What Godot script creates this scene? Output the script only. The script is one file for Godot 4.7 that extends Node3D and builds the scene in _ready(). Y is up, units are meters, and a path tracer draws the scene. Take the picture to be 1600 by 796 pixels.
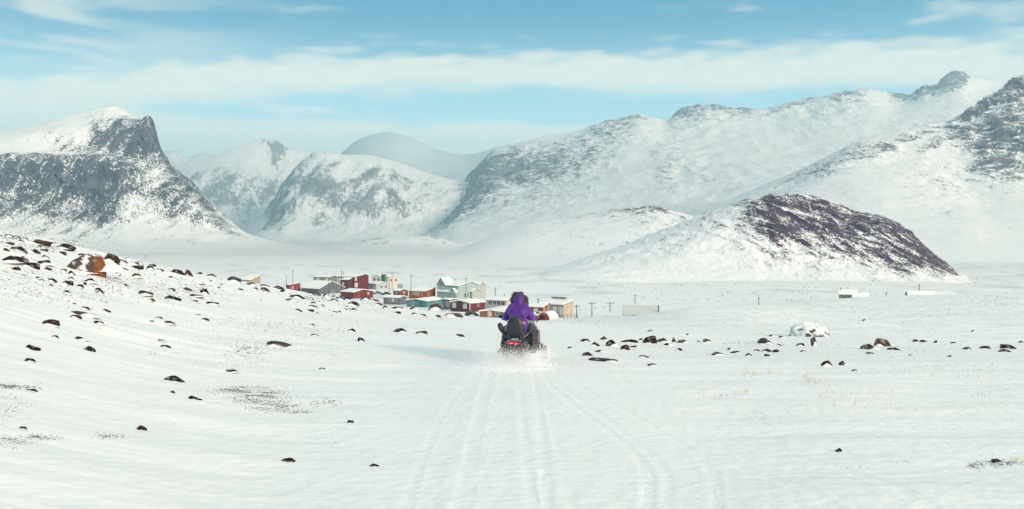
extends Node3D
# A snowmobile rider heading down a snowy Arctic slope to a village, with a fjord valley and mountains beyond.

const F := 1386.0          # focal length of the photograph in its own pixels (1600 wide)
const HZ := 365.0          # its horizon row
const EYE := 2.2           # camera height above the snow under it
const SEA := -81.0         # frozen valley floor, relative to the snow under the camera

var lens_basis := Basis.IDENTITY
var taken := {}
var RR := PackedFloat32Array()     # ground sheet: ring radii
var AA := PackedFloat32Array()     # ground sheet: azimuths
var HH := PackedFloat32Array()     # ground sheet: heights
var M := {}                        # shared materials
var rng := RandomNumberGenerator.new()


func _ready() -> void:
	rng.seed = 11
	set_camera()
	set_light_and_sky()
	make_materials()
	build_ground()
	build_mountains()
	build_mist()
	build_village()
	build_poles()
	build_rocks()
	build_gravel_and_grass()
	build_snowmobile()
	build_rider()


# ---------------------------------------------------------------- camera, sky, sun

func set_camera() -> void:
	var cam := Camera3D.new()
	cam.name = "camera"
	cam.fov = rad_to_deg(2.0 * atan(398.0 / F))
	cam.near = 0.1
	cam.far = 90000.0
	var pitch := atan((398.0 - HZ) / F)
	cam.position = Vector3(0, EYE, 0)
	cam.rotation = Vector3(-pitch, 0, 0)
	lens_basis = Basis(Vector3.RIGHT, -pitch)
	add_child(cam)
	cam.current = true


func set_light_and_sky() -> void:
	var env := Environment.new()
	env.background_mode = Environment.BG_SKY
	var sky := Sky.new()
	var pano := PanoramaSkyMaterial.new()
	pano.panorama = sky_texture()
	pano.energy_multiplier = 1.0
	sky.sky_material = pano
	env.sky = sky
	env.ambient_light_source = Environment.AMBIENT_SOURCE_SKY
	env.tonemap_mode = Environment.TONE_MAPPER_LINEAR
	env.tonemap_exposure = 1.46
	env.fog_enabled = true
	env.fog_density = 0.000097
	env.fog_light_color = Color(0.69, 0.915, 1.0)
	env.volumetric_fog_enabled = true
	env.volumetric_fog_density = 0.0
	env.sdfgi_enabled = true
	env.ssao_enabled = true
	env.ssil_enabled = true
	var we := WorldEnvironment.new()
	we.name = "world_environment"
	we.environment = env
	add_child(we)
	var sun := DirectionalLight3D.new()
	sun.name = "sun"
	sun.light_color = Color(1.0, 0.905, 0.80)
	sun.light_energy = 1.6
	sun.light_angular_distance = 9.0
	sun.shadow_enabled = true
	sun.rotation_degrees = Vector3(-15, 40, 0)
	add_child(sun)


func lin(r: float, g: float, b: float) -> Vector3:      # sRGB 0-255 to linear
	var c := Color(r / 255.0, g / 255.0, b / 255.0).srgb_to_linear()
	return Vector3(c.r, c.g, c.b)


func sky_texture() -> ImageTexture:
	# air and clouds for the whole sphere, 8 pixels a degree
	var w := 2880
	var h := 1440
	var horizon := lin(236, 226, 212)
	var low := lin(170, 208, 220)
	var mid := lin(62, 138, 176)
	var high := lin(64, 138, 180)
	var cloud := lin(222, 220, 208)
	var below := lin(205, 212, 214)
	var a := FastNoiseLite.new()
	a.noise_type = FastNoiseLite.TYPE_SIMPLEX_SMOOTH
	a.seed = 5
	a.frequency = 1.0
	a.fractal_octaves = 5
	a.fractal_gain = 0.55
	var b := FastNoiseLite.new()
	b.noise_type = FastNoiseLite.TYPE_SIMPLEX_SMOOTH
	b.seed = 23
	b.frequency = 1.0
	b.fractal_octaves = 4
	var data := PackedFloat32Array()
	data.resize(w * h * 3)
	var k := 0
	for row in h:
		var el := 90.0 - (row + 0.5) / 8.0
		var base: Vector3
		if el < 0.0:
			base = below
		else:
			base = horizon.lerp(low, smoothstep(0.0, 7.5, el)).lerp(mid, smoothstep(6.0, 15.0, el)).lerp(high, smoothstep(14.0, 60.0, el))
		var fine := el > -0.5 and el < 50.0
		for c in w:
			var col := base
			if el >= -0.5:
				var az := (c + 0.5) / 8.0
				if az > 180.0: az -= 360.0
				var cover := 0.0
				if fine:
					var warp := b.get_noise_2d(az * 0.045, el * 0.16)
					var n := a.get_noise_2d(az * 0.05 + warp * 0.5, el * 0.42 + warp * 0.4)
					var n2 := b.get_noise_2d(az * 0.16 + 40.0, el * 1.1)
					var puff := a.get_noise_2d(az * 0.24 + 11.0, el * 1.0 + 5.0)
					# a long bank about ten degrees up, thin veils lower down, wisps above
					var bank_mid := 10.35 - 0.0022 * az * az * (1.0 if az > 0.0 else 2.6) * 0.5 + warp * 0.6
					var bank := 1.0 - smoothstep(0.30, 1.45, absf(el - bank_mid + n * 0.5 + puff * (0.9 if el > bank_mid else 0.25)) / (1.35 + 0.45 * n2))
					var veil := smoothstep(-0.25, 0.55, n + 0.95 - absf(el - 5.0) * 0.18 - smoothstep(6.2, 8.2, el) * 0.75 - 0.3 * smoothstep(-10.0, 10.0, az) * smoothstep(5.0, 8.0, el))
					var wisp := smoothstep(0.12, 0.75, n * 0.9 + n2 * 0.35 - 0.12 + 0.32 * smoothstep(8.0, 24.0, az) * (1.0 - smoothstep(15.0, 19.0, el)))
					var left := smoothstep(-10.0, -32.0, az) * 0.85 * smoothstep(-0.3, 0.5, n) * (1.0 - smoothstep(11.0, 20.0, el))
					cover = maxf(maxf(bank * 0.95, veil * 0.85), maxf(wisp * (0.7 + 0.5 * puff), left))
					cover = clampf(maxf(cover, added_cloud(a, az, el) * smoothstep(14.0, 26.0, el)), 0.0, 1.0)
				else:
					cover = added_cloud(a, az, el)
				col = base.lerp(cloud, cover) * (1.0 + 2.1 * exp(-pow(maxf(el, 0.0) / 7.6, 1.6)))     # the air near the horizon is brightest
			data[k] = col.x
			data[k + 1] = col.y
			data[k + 2] = col.z
			k += 3
	return ImageTexture.create_from_image(Image.create_from_data(w, h, false, Image.FORMAT_RGBF, data.to_byte_array()))


func added_cloud(n: FastNoiseLite, az: float, el: float) -> float:      # unseen high veils on a flat layer, added to whiten the sky light
	var d := 1.0 / maxf(sin(deg_to_rad(el)), 0.12)
	var x := sin(deg_to_rad(az)) * cos(deg_to_rad(el)) * d
	var y := cos(deg_to_rad(az)) * cos(deg_to_rad(el)) * d
	return 0.45 + 0.5 * smoothstep(-0.45, 0.35, n.get_noise_2d(x * 1.1 + 7.0, y * 2.2 + 3.0))


# ---------------------------------------------------------------- naming and tagging

func numbered(called: String) -> String:
	var n: int = taken.get(called, 0)
	taken[called] = n + 1
	return called if n == 0 else "%s_%03d" % [called, n]


func tag(o: Node, label := "", category := "", group := "", kind := "") -> Node:
	if label: o.set_meta("label", label)
	if category: o.set_meta("category", category)
	if group: o.set_meta("group", group)
	if kind: o.set_meta("kind", kind)
	return o


func thing(called: String, label: String, category: String, where: Vector3, turn := 0.0, group := "") -> Node3D:
	var o := Node3D.new()
	o.name = numbered(called)
	o.position = where
	o.rotation.y = turn
	add_child(o)
	tag(o, label, category, group)
	return o


func put(called: String, mesh: Mesh, mat: Material, parent: Node = null) -> MeshInstance3D:
	var o := MeshInstance3D.new()
	o.mesh = mesh
	if mat: o.material_override = mat
	if parent:
		o.name = called
		parent.add_child(o, true)
		var n := str(o.name)
		if n != called and not n.begins_with(called + "_"):
			o.name = called + "_%03d" % parent.get_child_count()
	else:
		o.name = numbered(called)
		add_child(o)
	return o


# ---------------------------------------------------------------- where a pixel of the photograph looks

func ray(px: float, py: float) -> Vector3:      # scaled so that it goes one metre forward
	var d := lens_basis * Vector3((px - 800.0) / F, -(py - 398.0) / F, -1.0)
	return d / -d.z


func at(px: float, py: float, z: float) -> Vector3:
	return Vector3(0, EYE, 0) + ray(px, py) * z


func on_ground(px: float, py: float, near := 4.0, far := 900.0) -> Vector3:
	var d := ray(px, py)
	var z := near
	var step := 1.012
	var last := near
	while z < far:
		var p := Vector3(0, EYE, 0) + d * z
		if p.y <= G(p.x, p.z):
			var lo := last
			var hi := z
			for i in 10:
				var m := (lo + hi) * 0.5
				var q := Vector3(0, EYE, 0) + d * m
				if q.y <= G(q.x, q.z): hi = m
				else: lo = m
			var e := Vector3(0, EYE, 0) + d * hi
			e.y = G(e.x, e.z)
			return e
		last = z
		z *= step
	return Vector3(0, EYE, 0) + d * far


# ---------------------------------------------------------------- materials

func flat_mat(r: float, g: float, b: float, rough := 0.8, metal := 0.0) -> StandardMaterial3D:   # linear base colour
	var m := StandardMaterial3D.new()
	m.albedo_color = Color(r, g, b).linear_to_srgb()
	m.roughness = rough
	m.metallic = metal
	return m


func noise_tex(size: int, freq: float, octaves: int, seed_: int, ramp: Gradient = null, normal := false, strength := 4.0) -> NoiseTexture2D:
	var n := FastNoiseLite.new()
	n.seed = seed_
	n.noise_type = FastNoiseLite.TYPE_SIMPLEX_SMOOTH
	n.frequency = freq
	n.fractal_octaves = octaves
	var t := NoiseTexture2D.new()
	t.width = size
	t.height = size
	t.seamless = true
	t.noise = n
	t.as_normal_map = normal
	t.bump_strength = strength
	if ramp: t.color_ramp = ramp
	return t


func ramp(points: Array) -> Gradient:
	var g := Gradient.new()
	var offs := PackedFloat32Array()
	var cols := PackedColorArray()
	for p in points:
		offs.append(p[0])
		cols.append(p[1])
	g.offsets = offs
	g.colors = cols
	return g


func make_materials() -> void:
	var grain := noise_tex(512, 0.02, 5, 3)
	var grey_grain := noise_tex(512, 0.03, 4, 9, ramp([[0.0, Color(0.8, 0.8, 0.8)], [1.0, Color(1, 1, 1)]]))
	var snow := StandardMaterial3D.new()
	snow.vertex_color_use_as_albedo = true
	snow.roughness = 0.75
	snow.metallic_specular = 0.3
	snow.heightmap_enabled = true
	snow.heightmap_texture = grain
	snow.heightmap_scale = 1.2
	snow.uv1_triplanar = true
	snow.uv1_world_triplanar = true
	snow.uv1_scale = Vector3(0.35, 0.35, 0.35)
	M.snow_ground = snow
	var mt := StandardMaterial3D.new()
	mt.vertex_color_use_as_albedo = true
	mt.roughness = 0.9
	mt.metallic_specular = 0.2
	mt.heightmap_enabled = true
	mt.heightmap_texture = grain
	mt.heightmap_scale = 60.0
	mt.uv1_triplanar = true
	mt.uv1_world_triplanar = true
	mt.uv1_scale = Vector3(0.011, 0.011, 0.011)
	M.mountain = mt
	var rock := StandardMaterial3D.new()
	rock.vertex_color_use_as_albedo = true
	rock.roughness = 1.0
	rock.metallic_specular = 0.12
	rock.albedo_texture = noise_tex(256, 0.04, 5, 31, ramp([[0.0, Color(0.55, 0.55, 0.58)], [0.5, Color(0.85, 0.83, 0.82)], [1.0, Color(1, 1, 1)]]))
	rock.heightmap_enabled = true
	rock.heightmap_texture = grain
	rock.heightmap_scale = 4.0
	rock.uv1_triplanar = true
	rock.uv1_scale = Vector3(0.9, 0.9, 0.9)
	M.rock = rock
	var boulder: StandardMaterial3D = rock.duplicate()
	boulder.albedo_texture = null
	M.boulder = boulder
	var cap := flat_mat(0.86, 0.865, 0.86, 0.8)
	cap.metallic_specular = 0.3
	cap.heightmap_enabled = true
	cap.heightmap_texture = grain
	cap.heightmap_scale = 1.5
	cap.uv1_triplanar = true
	cap.uv1_scale = Vector3(0.8, 0.8, 0.8)
	M.snow = cap
	M.grey_grain = grey_grain
	var sm := StandardMaterial3D.new()
	sm.vertex_color_use_as_albedo = true
	sm.roughness = 0.9
	M.speck = sm


func painted(r: float, g: float, b: float, rough := 0.7) -> StandardMaterial3D:      # weathered paint
	var key := "p%.3f_%.3f_%.3f_%.2f" % [r, g, b, rough]
	if not M.has(key):
		var m := flat_mat(r, g, b, rough)
		m.albedo_texture = M.grey_grain
		m.uv1_triplanar = true
		m.uv1_scale = Vector3(0.4, 0.25, 0.4)
		M[key] = m
	return M[key]


# ---------------------------------------------------------------- the ground

func herm(xs: PackedFloat32Array, ys: PackedFloat32Array, x: float) -> float:
	var n := xs.size()
	if x <= xs[0]: return ys[0]
	if x >= xs[n - 1]: return ys[n - 1]
	var i := clampi(xs.bsearch(x, false) - 1, 0, n - 2)
	var dx := xs[i + 1] - xs[i]
	var d := (ys[i + 1] - ys[i]) / dx
	var m0 := d
	var m1 := d
	if i > 0:
		var dp := xs[i] - xs[i - 1]
		m0 = ((ys[i] - ys[i - 1]) / dp * dx + d * dp) / (dx + dp)
	if i < n - 2:
		var dn := xs[i + 2] - xs[i + 1]
		m1 = ((ys[i + 2] - ys[i + 1]) / dn * dx + d * dn) / (dx + dn)
	var t := (x - xs[i]) / dx
	var t2 := t * t
	var t3 := t2 * t
	return ys[i] * (2 * t3 - 3 * t2 + 1) + m0 * dx * (t3 - 2 * t2 + t) + ys[i + 1] * (3 * t2 - 2 * t3) + m1 * dx * (t3 - t2)


func G(x: float, z: float) -> float:      # height of the ground sheet
	var r := sqrt(x * x + z * z)
	var a := atan2(x, -z)
	var i := clampi(RR.bsearch(r, false) - 1, 0, RR.size() - 2)
	var j := clampi(AA.bsearch(a, false) - 1, 0, AA.size() - 2)
	var u := clampf((r - RR[i]) / (RR[i + 1] - RR[i]), 0.0, 1.0)
	var v := clampf((a - AA[j]) / (AA[j + 1] - AA[j]), 0.0, 1.0)
	var n := AA.size()
	var k := i * n + j
	return lerpf(lerpf(HH[k], HH[k + 1], v), lerpf(HH[k + n], HH[k + n + 1], v), u)


func build_ground() -> void:
	# heights below the eye, at bearings given by photograph columns, and at distances in metres
	var dist := PackedFloat32Array([0.5, 4, 8, 14, 23, 35, 50, 65, 80, 100, 140, 190, 260, 350, 600, 1100, 2000, 3000, 5000, 20000])
	var far_part := [-37.0, -52.0, -65.0, -74.0, -79.0, -81.0 - EYE]
	var cols := {
		-1200: [-2.1, -2.0, -1.6, -0.9, 0.3, 1.8, 3.4, 4.6, 5.2, 5.0, 2.5, -3.0, -12.0, -22.0],
		-400: [-2.15, -2.1, -1.85, -1.5, -0.9, 0.05, 1.3, 2.3, 2.4, 1.5, -3.0, -9.0, -17.0, -24.5],
		0: [-2.2, -2.25, -2.12, -2.0, -1.72, -1.15, -0.42, 0.1, -0.9, -3.5, -9.0, -15.0, -22.0, -27.0],
		200: [-2.2, -2.3, -2.3, -2.4, -2.42, -2.32, -2.08, -1.75, -2.5, -5.0, -10.0, -15.5, -22.0, -27.0],
		400: [-2.2, -2.35, -2.45, -2.7, -2.97, -3.3, -3.68, -3.95, -4.45, -6.7, -11.0, -16.0, -22.0, -27.0],
		600: [-2.2, -2.35, -2.5, -2.8, -3.2, -3.85, -4.85, -5.7, -6.45, -8.3, -13.0, -18.0, -23.5, -27.0],
		800: [-2.2, -2.35, -2.5, -2.8, -3.24, -4.05, -5.3, -6.6, -7.9, -9.9, -14.2, -19.0, -23.8, -27.0],
		950: [-2.2, -2.35, -2.5, -2.85, -3.3, -4.2, -5.55, -7.0, -8.4, -10.3, -13.7, -18.0, -24.0, -27.0],
		1100: [-2.2, -2.35, -2.5, -2.9, -3.35, -4.35, -5.6, -6.9, -8.0, -9.3, -11.4, -16.2, -22.5, -27.0],
		1300: [-2.2, -2.33, -2.45, -2.85, -3.35, -4.3, -5.6, -6.8, -8.0, -9.4, -11.3, -13.4, -18.5, -25.4],
		1600: [-2.2, -2.3, -2.4, -2.8, -3.3, -4.2, -5.4, -6.5, -7.4, -8.6, -10.1, -11.3, -16.0, -24.0],
		2100: [-2.2, -2.25, -2.3, -2.6, -3.0, -3.8, -4.8, -5.8, -6.6, -7.6, -9.0, -10.5, -15.5, -23.5],
		2800: [-2.2, -2.2, -2.2, -2.4, -2.7, -3.4, -4.4, -5.2, -6.0, -7.0, -8.5, -10.5, -15.5, -23.5],
	}
	var bear := PackedFloat32Array()
	var tables := []
	bear.append(-PI - 0.01)
	tables.append(null)
	for px in cols:
		bear.append(atan((px - 800.0) / F))
		var t := PackedFloat32Array(cols[px])
		for v in far_part: t.append(v)
		tables.append(t)
	bear.append(PI + 0.01)
	var behind := PackedFloat32Array([-2.2, -2.15, -2.1, -1.9, -1.5, -0.9, -0.2, 0.5, 1.2, 2.0, 3.5, 5.0, 6.0, 5.0, -5.0, -30.0, -55.0, -70.0, -78.0, -81.0 - EYE])
	tables[0] = behind
	tables.append(behind)
	var logd := PackedFloat32Array()
	for d in dist: logd.append(log(d))
	# rings and bearings of the sheet: fine where the photograph looks
	var r := 0.5
	while r < 19000.0:
		RR.append(r)
		if r < 5.0: r *= 1.08
		elif r < 30.0: r *= 1.0065
		elif r < 130.0: r *= 1.0095
		elif r < 420.0: r *= 1.02
		elif r < 2500.0: r *= 1.03
		else: r *= 1.09
	var a := -PI
	while a < PI + 0.001:
		AA.append(a)
		var off := absf(a)
		if off < deg_to_rad(34.0): a += deg_to_rad(0.1)
		elif off < deg_to_rad(42.0): a += deg_to_rad(0.4)
		else: a += deg_to_rad(4.0)
	AA[AA.size() - 1] = PI
	var nr := RR.size()
	var na := AA.size()
	HH.resize(nr * na)
	var dune := FastNoiseLite.new()
	dune.seed = 2
	dune.frequency = 0.11
	dune.fractal_octaves = 3
	var fine := FastNoiseLite.new()
	fine.seed = 8
	fine.frequency = 0.55
	fine.fractal_octaves = 3
	var big := FastNoiseLite.new()
	big.seed = 6
	big.frequency = 0.0045
	big.fractal_octaves = 4
	for i in nr:
		var rad := RR[i]
		var lr := log(rad)
		var ys := PackedFloat32Array()
		for t in tables: ys.append(herm(logd, t, lr))
		var wild := smoothstep(180.0, 900.0, rad) * (1.0 - smoothstep(5000.0, 9000.0, rad))
		var near_amp := smoothstep(2.0, 7.0, rad) * (1.0 - smoothstep(400.0, 900.0, rad))
		for j in na:
			var az := AA[j]
			var h := EYE + herm(bear, ys, az)
			var x := sin(az) * rad
			var z := -cos(az) * rad
			if near_amp > 0.0:
				var rough := 0.06 + 0.10 * smoothstep(-0.1, -0.45, az) * smoothstep(12.0, 30.0, rad) + 0.10 * smoothstep(0.05, 0.25, az) * smoothstep(35.0, 90.0, rad)
				var road := 1.0 - 0.75 * smoothstep(3.2, 1.6, absf(x - 0.25)) * (1.0 - smoothstep(28.0, 45.0, rad))
				h += near_amp * road * (dune.get_noise_2d(x * 0.6, z * 1.5) * rough * 1.6 + fine.get_noise_2d(x * 0.45, z * 1.6) * rough * 0.45)
			if wild > 0.0:
				h += wild * big.get_noise_2d(x, z) * 4.0
			HH[i * na + j] = h
	press_tracks()
	mesh_ground()


func press_tracks() -> void:
	# the grooves that skis and drive belts left in the snow, pressed into a fine patch and then into the sheet
	var x0 := -9.0
	var z0 := -34.0
	var cell := 0.025
	var w := 760
	var h := 1240
	var g := PackedFloat32Array()
	g.resize(w * h)
	# [points in photograph pixels, half width of the groove, depth]
	var lines := [
		[[[712, 796], [738, 690], [757, 600], [772, 566]], 0.055, 0.030],
		[[[728, 796], [748, 690], [764, 600], [777, 564]], 0.05, 0.022],
		[[[860, 796], [849, 690], [838, 600], [832, 560]], 0.055, 0.030],
		[[[838, 796], [822, 690], [814, 610], [808, 566]], 0.05, 0.024],
		[[[752, 796], [763, 700], [777, 620], [786, 572]], 0.05, 0.014],
		[[[775, 796], [781, 700], [788, 620], [792, 572]], 0.20, 0.016],
		[[[632, 796], [668, 700], [712, 620], [750, 575]], 0.06, 0.024],
		[[[655, 796], [690, 690], [722, 622], [752, 580]], 0.05, 0.018],
		[[[668, 796], [698, 700], [730, 620], [756, 582]], 0.05, 0.012],
		[[[900, 796], [872, 690], [850, 610], [838, 560]], 0.05, 0.012],
		[[[1010, 796], [1016, 770], [1012, 735], [985, 700], [940, 665], [895, 632], [866, 606], [846, 578]], 0.07, 0.034],
		[[[1040, 796], [1046, 765], [1040, 735], [1012, 705], [970, 672], [915, 632], [878, 604], [852, 578]], 0.06, 0.020],
		[[[1121, 796], [1122, 765], [1112, 735], [1075, 700], [1020, 665], [960, 632], [910, 606], [868, 580]], 0.06, 0.026],
		[[[1330, 796], [1250, 760], [1150, 728], [1060, 706], [980, 690]], 0.10, 0.020],
		[[[1480, 796], [1400, 760], [1300, 728], [1200, 708], [1110, 694]], 0.12, 0.024],
	]
	for l in lines:
		var pts := []
		for p in l[0]:
			var q := on_ground(p[0], minf(p[1], 795.0))
			if p[1] > 795.0: q += (q - Vector3(0, q.y, 0)).normalized() * -0.4
			pts.append(Vector2(q.x, q.z))
		# carry the line on towards the camera
		pts.insert(0, pts[0] + (pts[0] - pts[1]).normalized() * 2.5)
		var half: float = l[1] * 0.8
		var deep: float = l[2] * 0.18
		for s in pts.size() - 1:
			var p0: Vector2 = pts[maxi(s - 1, 0)]
			var p1: Vector2 = pts[s]
			var p2: Vector2 = pts[s + 1]
			var p3: Vector2 = pts[mini(s + 2, pts.size() - 1)]
			var n := maxi(2, int(p1.distance_to(p2) / 0.03))
			for k in n:
				var c := p1.cubic_interpolate(p2, p0, p3, float(k) / n)
				var c2 := p1.cubic_interpolate(p2, p0, p3, float(k + 1) / n)
				var side := (c2 - c).normalized().orthogonal()
				var m := int((half + 0.14) / 0.022)
				for q in range(-m, m + 1):
					var off := q * 0.022
					var e := c + side * off
					var gx := int((e.x - x0) / cell)
					var gz := int((e.y - z0) / cell)
					if gx < 0 or gz < 0 or gx >= w or gz >= h: continue
					var t := absf(off)
					var v := -deep * (1.0 - smoothstep(half * 0.6, half + 0.03, t)) + deep * 0.35 * exp(-pow((t - half - 0.06) / 0.035, 2.0))
					var id := gz * w + gx
					if v < 0.0: g[id] = minf(g[id], v)
					elif g[id] >= 0.0: g[id] = maxf(g[id], v)
	var na := AA.size()
	for i in RR.size():
		var rad := RR[i]
		if rad > 36.0: break
		for j in na:
			var x := sin(AA[j]) * rad
			var z := -cos(AA[j]) * rad
			var fx := (x - x0) / cell
			var fz := (z - z0) / cell
			if fx < 1.0 or fz < 1.0 or fx >= w - 2.0 or fz >= h - 2.0: continue
			var ix := int(fx)
			var iz := int(fz)
			var u := fx - ix
			var v := fz - iz
			HH[i * na + j] += lerpf(lerpf(g[iz * w + ix], g[iz * w + ix + 1], u), lerpf(g[iz * w + w + ix], g[iz * w + w + ix + 1], u), v)


func mesh_ground() -> void:
	var nr := RR.size()
	var na := AA.size()
	var v := PackedVector3Array()
	v.resize(nr * na)
	var c := PackedColorArray()
	c.resize(nr * na)
	var blot := FastNoiseLite.new()
	blot.seed = 14
	blot.frequency = 0.03
	blot.fractal_octaves = 5
	var far_blot := FastNoiseLite.new()
	far_blot.seed = 4
	far_blot.frequency = 0.02
	far_blot.fractal_octaves = 5
	for i in nr:
		var rad := RR[i]
		var out := smoothstep(250.0, 500.0, rad)
		for j in na:
			var x := sin(AA[j]) * rad
			var z := -cos(AA[j]) * rad
			v[i * na + j] = Vector3(x, HH[i * na + j], z)
			var s := 0.86
			# thin snow over gravel and dead grass, mostly away from the driven strip
			if rad > 5.0:
				var n := blot.get_noise_2d(x, z * 2.2)
				var thin := smoothstep(0.10, 0.42, n) * (0.35 + 0.65 * smoothstep(2.0, 6.0, absf(x))) * (1.0 - out)
				var f := far_blot.get_noise_2d(x * 0.7, z * 0.35)
				thin = maxf(thin * 0.07, out * smoothstep(0.18, 0.5, f) * 0.30 * (1.0 - smoothstep(1500.0, 4000.0, rad)))
				s += 0.018 * far_blot.get_noise_2d(x * 9.0 + z * 2.0, z * 22.0) * (1.0 - out)
				c[i * na + j] = Color(s, s + 0.006, s).lerp(Color(0.30, 0.29, 0.31), thin)
			else:
				c[i * na + j] = Color(s, s + 0.006, s)
	var o := put("snow_ground", grid_mesh(v, c, na, nr), M.snow_ground)
	tag(o, "snow covered slope falling away to the village and the white valley floor", "", "", "structure")


func grid_mesh(v: PackedVector3Array, c: PackedColorArray, nu: int, nv: int) -> ArrayMesh:
	# rows of nu points, smooth normals
	var n := PackedVector3Array()
	n.resize(v.size())
	for i in nv:
		var i0 := maxi(i - 1, 0) * nu
		var i1 := mini(i + 1, nv - 1) * nu
		for j in nu:
			var j0 := maxi(j - 1, 0)
			var j1 := mini(j + 1, nu - 1)
			var k := i * nu
			var q := (v[k + j1] - v[k + j0]).cross(v[i1 + j] - v[i0 + j])
			n[k + j] = q.normalized() if q.y >= 0.0 else -q.normalized()
	var idx := PackedInt32Array()
	idx.resize((nu - 1) * (nv - 1) * 6)
	var t := 0
	for i in nv - 1:
		for j in nu - 1:
			var k := i * nu + j
			idx[t] = k
			idx[t + 1] = k + nu
			idx[t + 2] = k + 1
			idx[t + 3] = k + 1
			idx[t + 4] = k + nu
			idx[t + 5] = k + nu + 1
			t += 6
	var arr := []
	arr.resize(Mesh.ARRAY_MAX)
	arr[Mesh.ARRAY_VERTEX] = v
	arr[Mesh.ARRAY_NORMAL] = n
	arr[Mesh.ARRAY_COLOR] = c
	arr[Mesh.ARRAY_INDEX] = idx
	var m := ArrayMesh.new()
	m.add_surface_from_arrays(Mesh.PRIMITIVE_TRIANGLES, arr)
	return m


# ---------------------------------------------------------------- mountains

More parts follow.
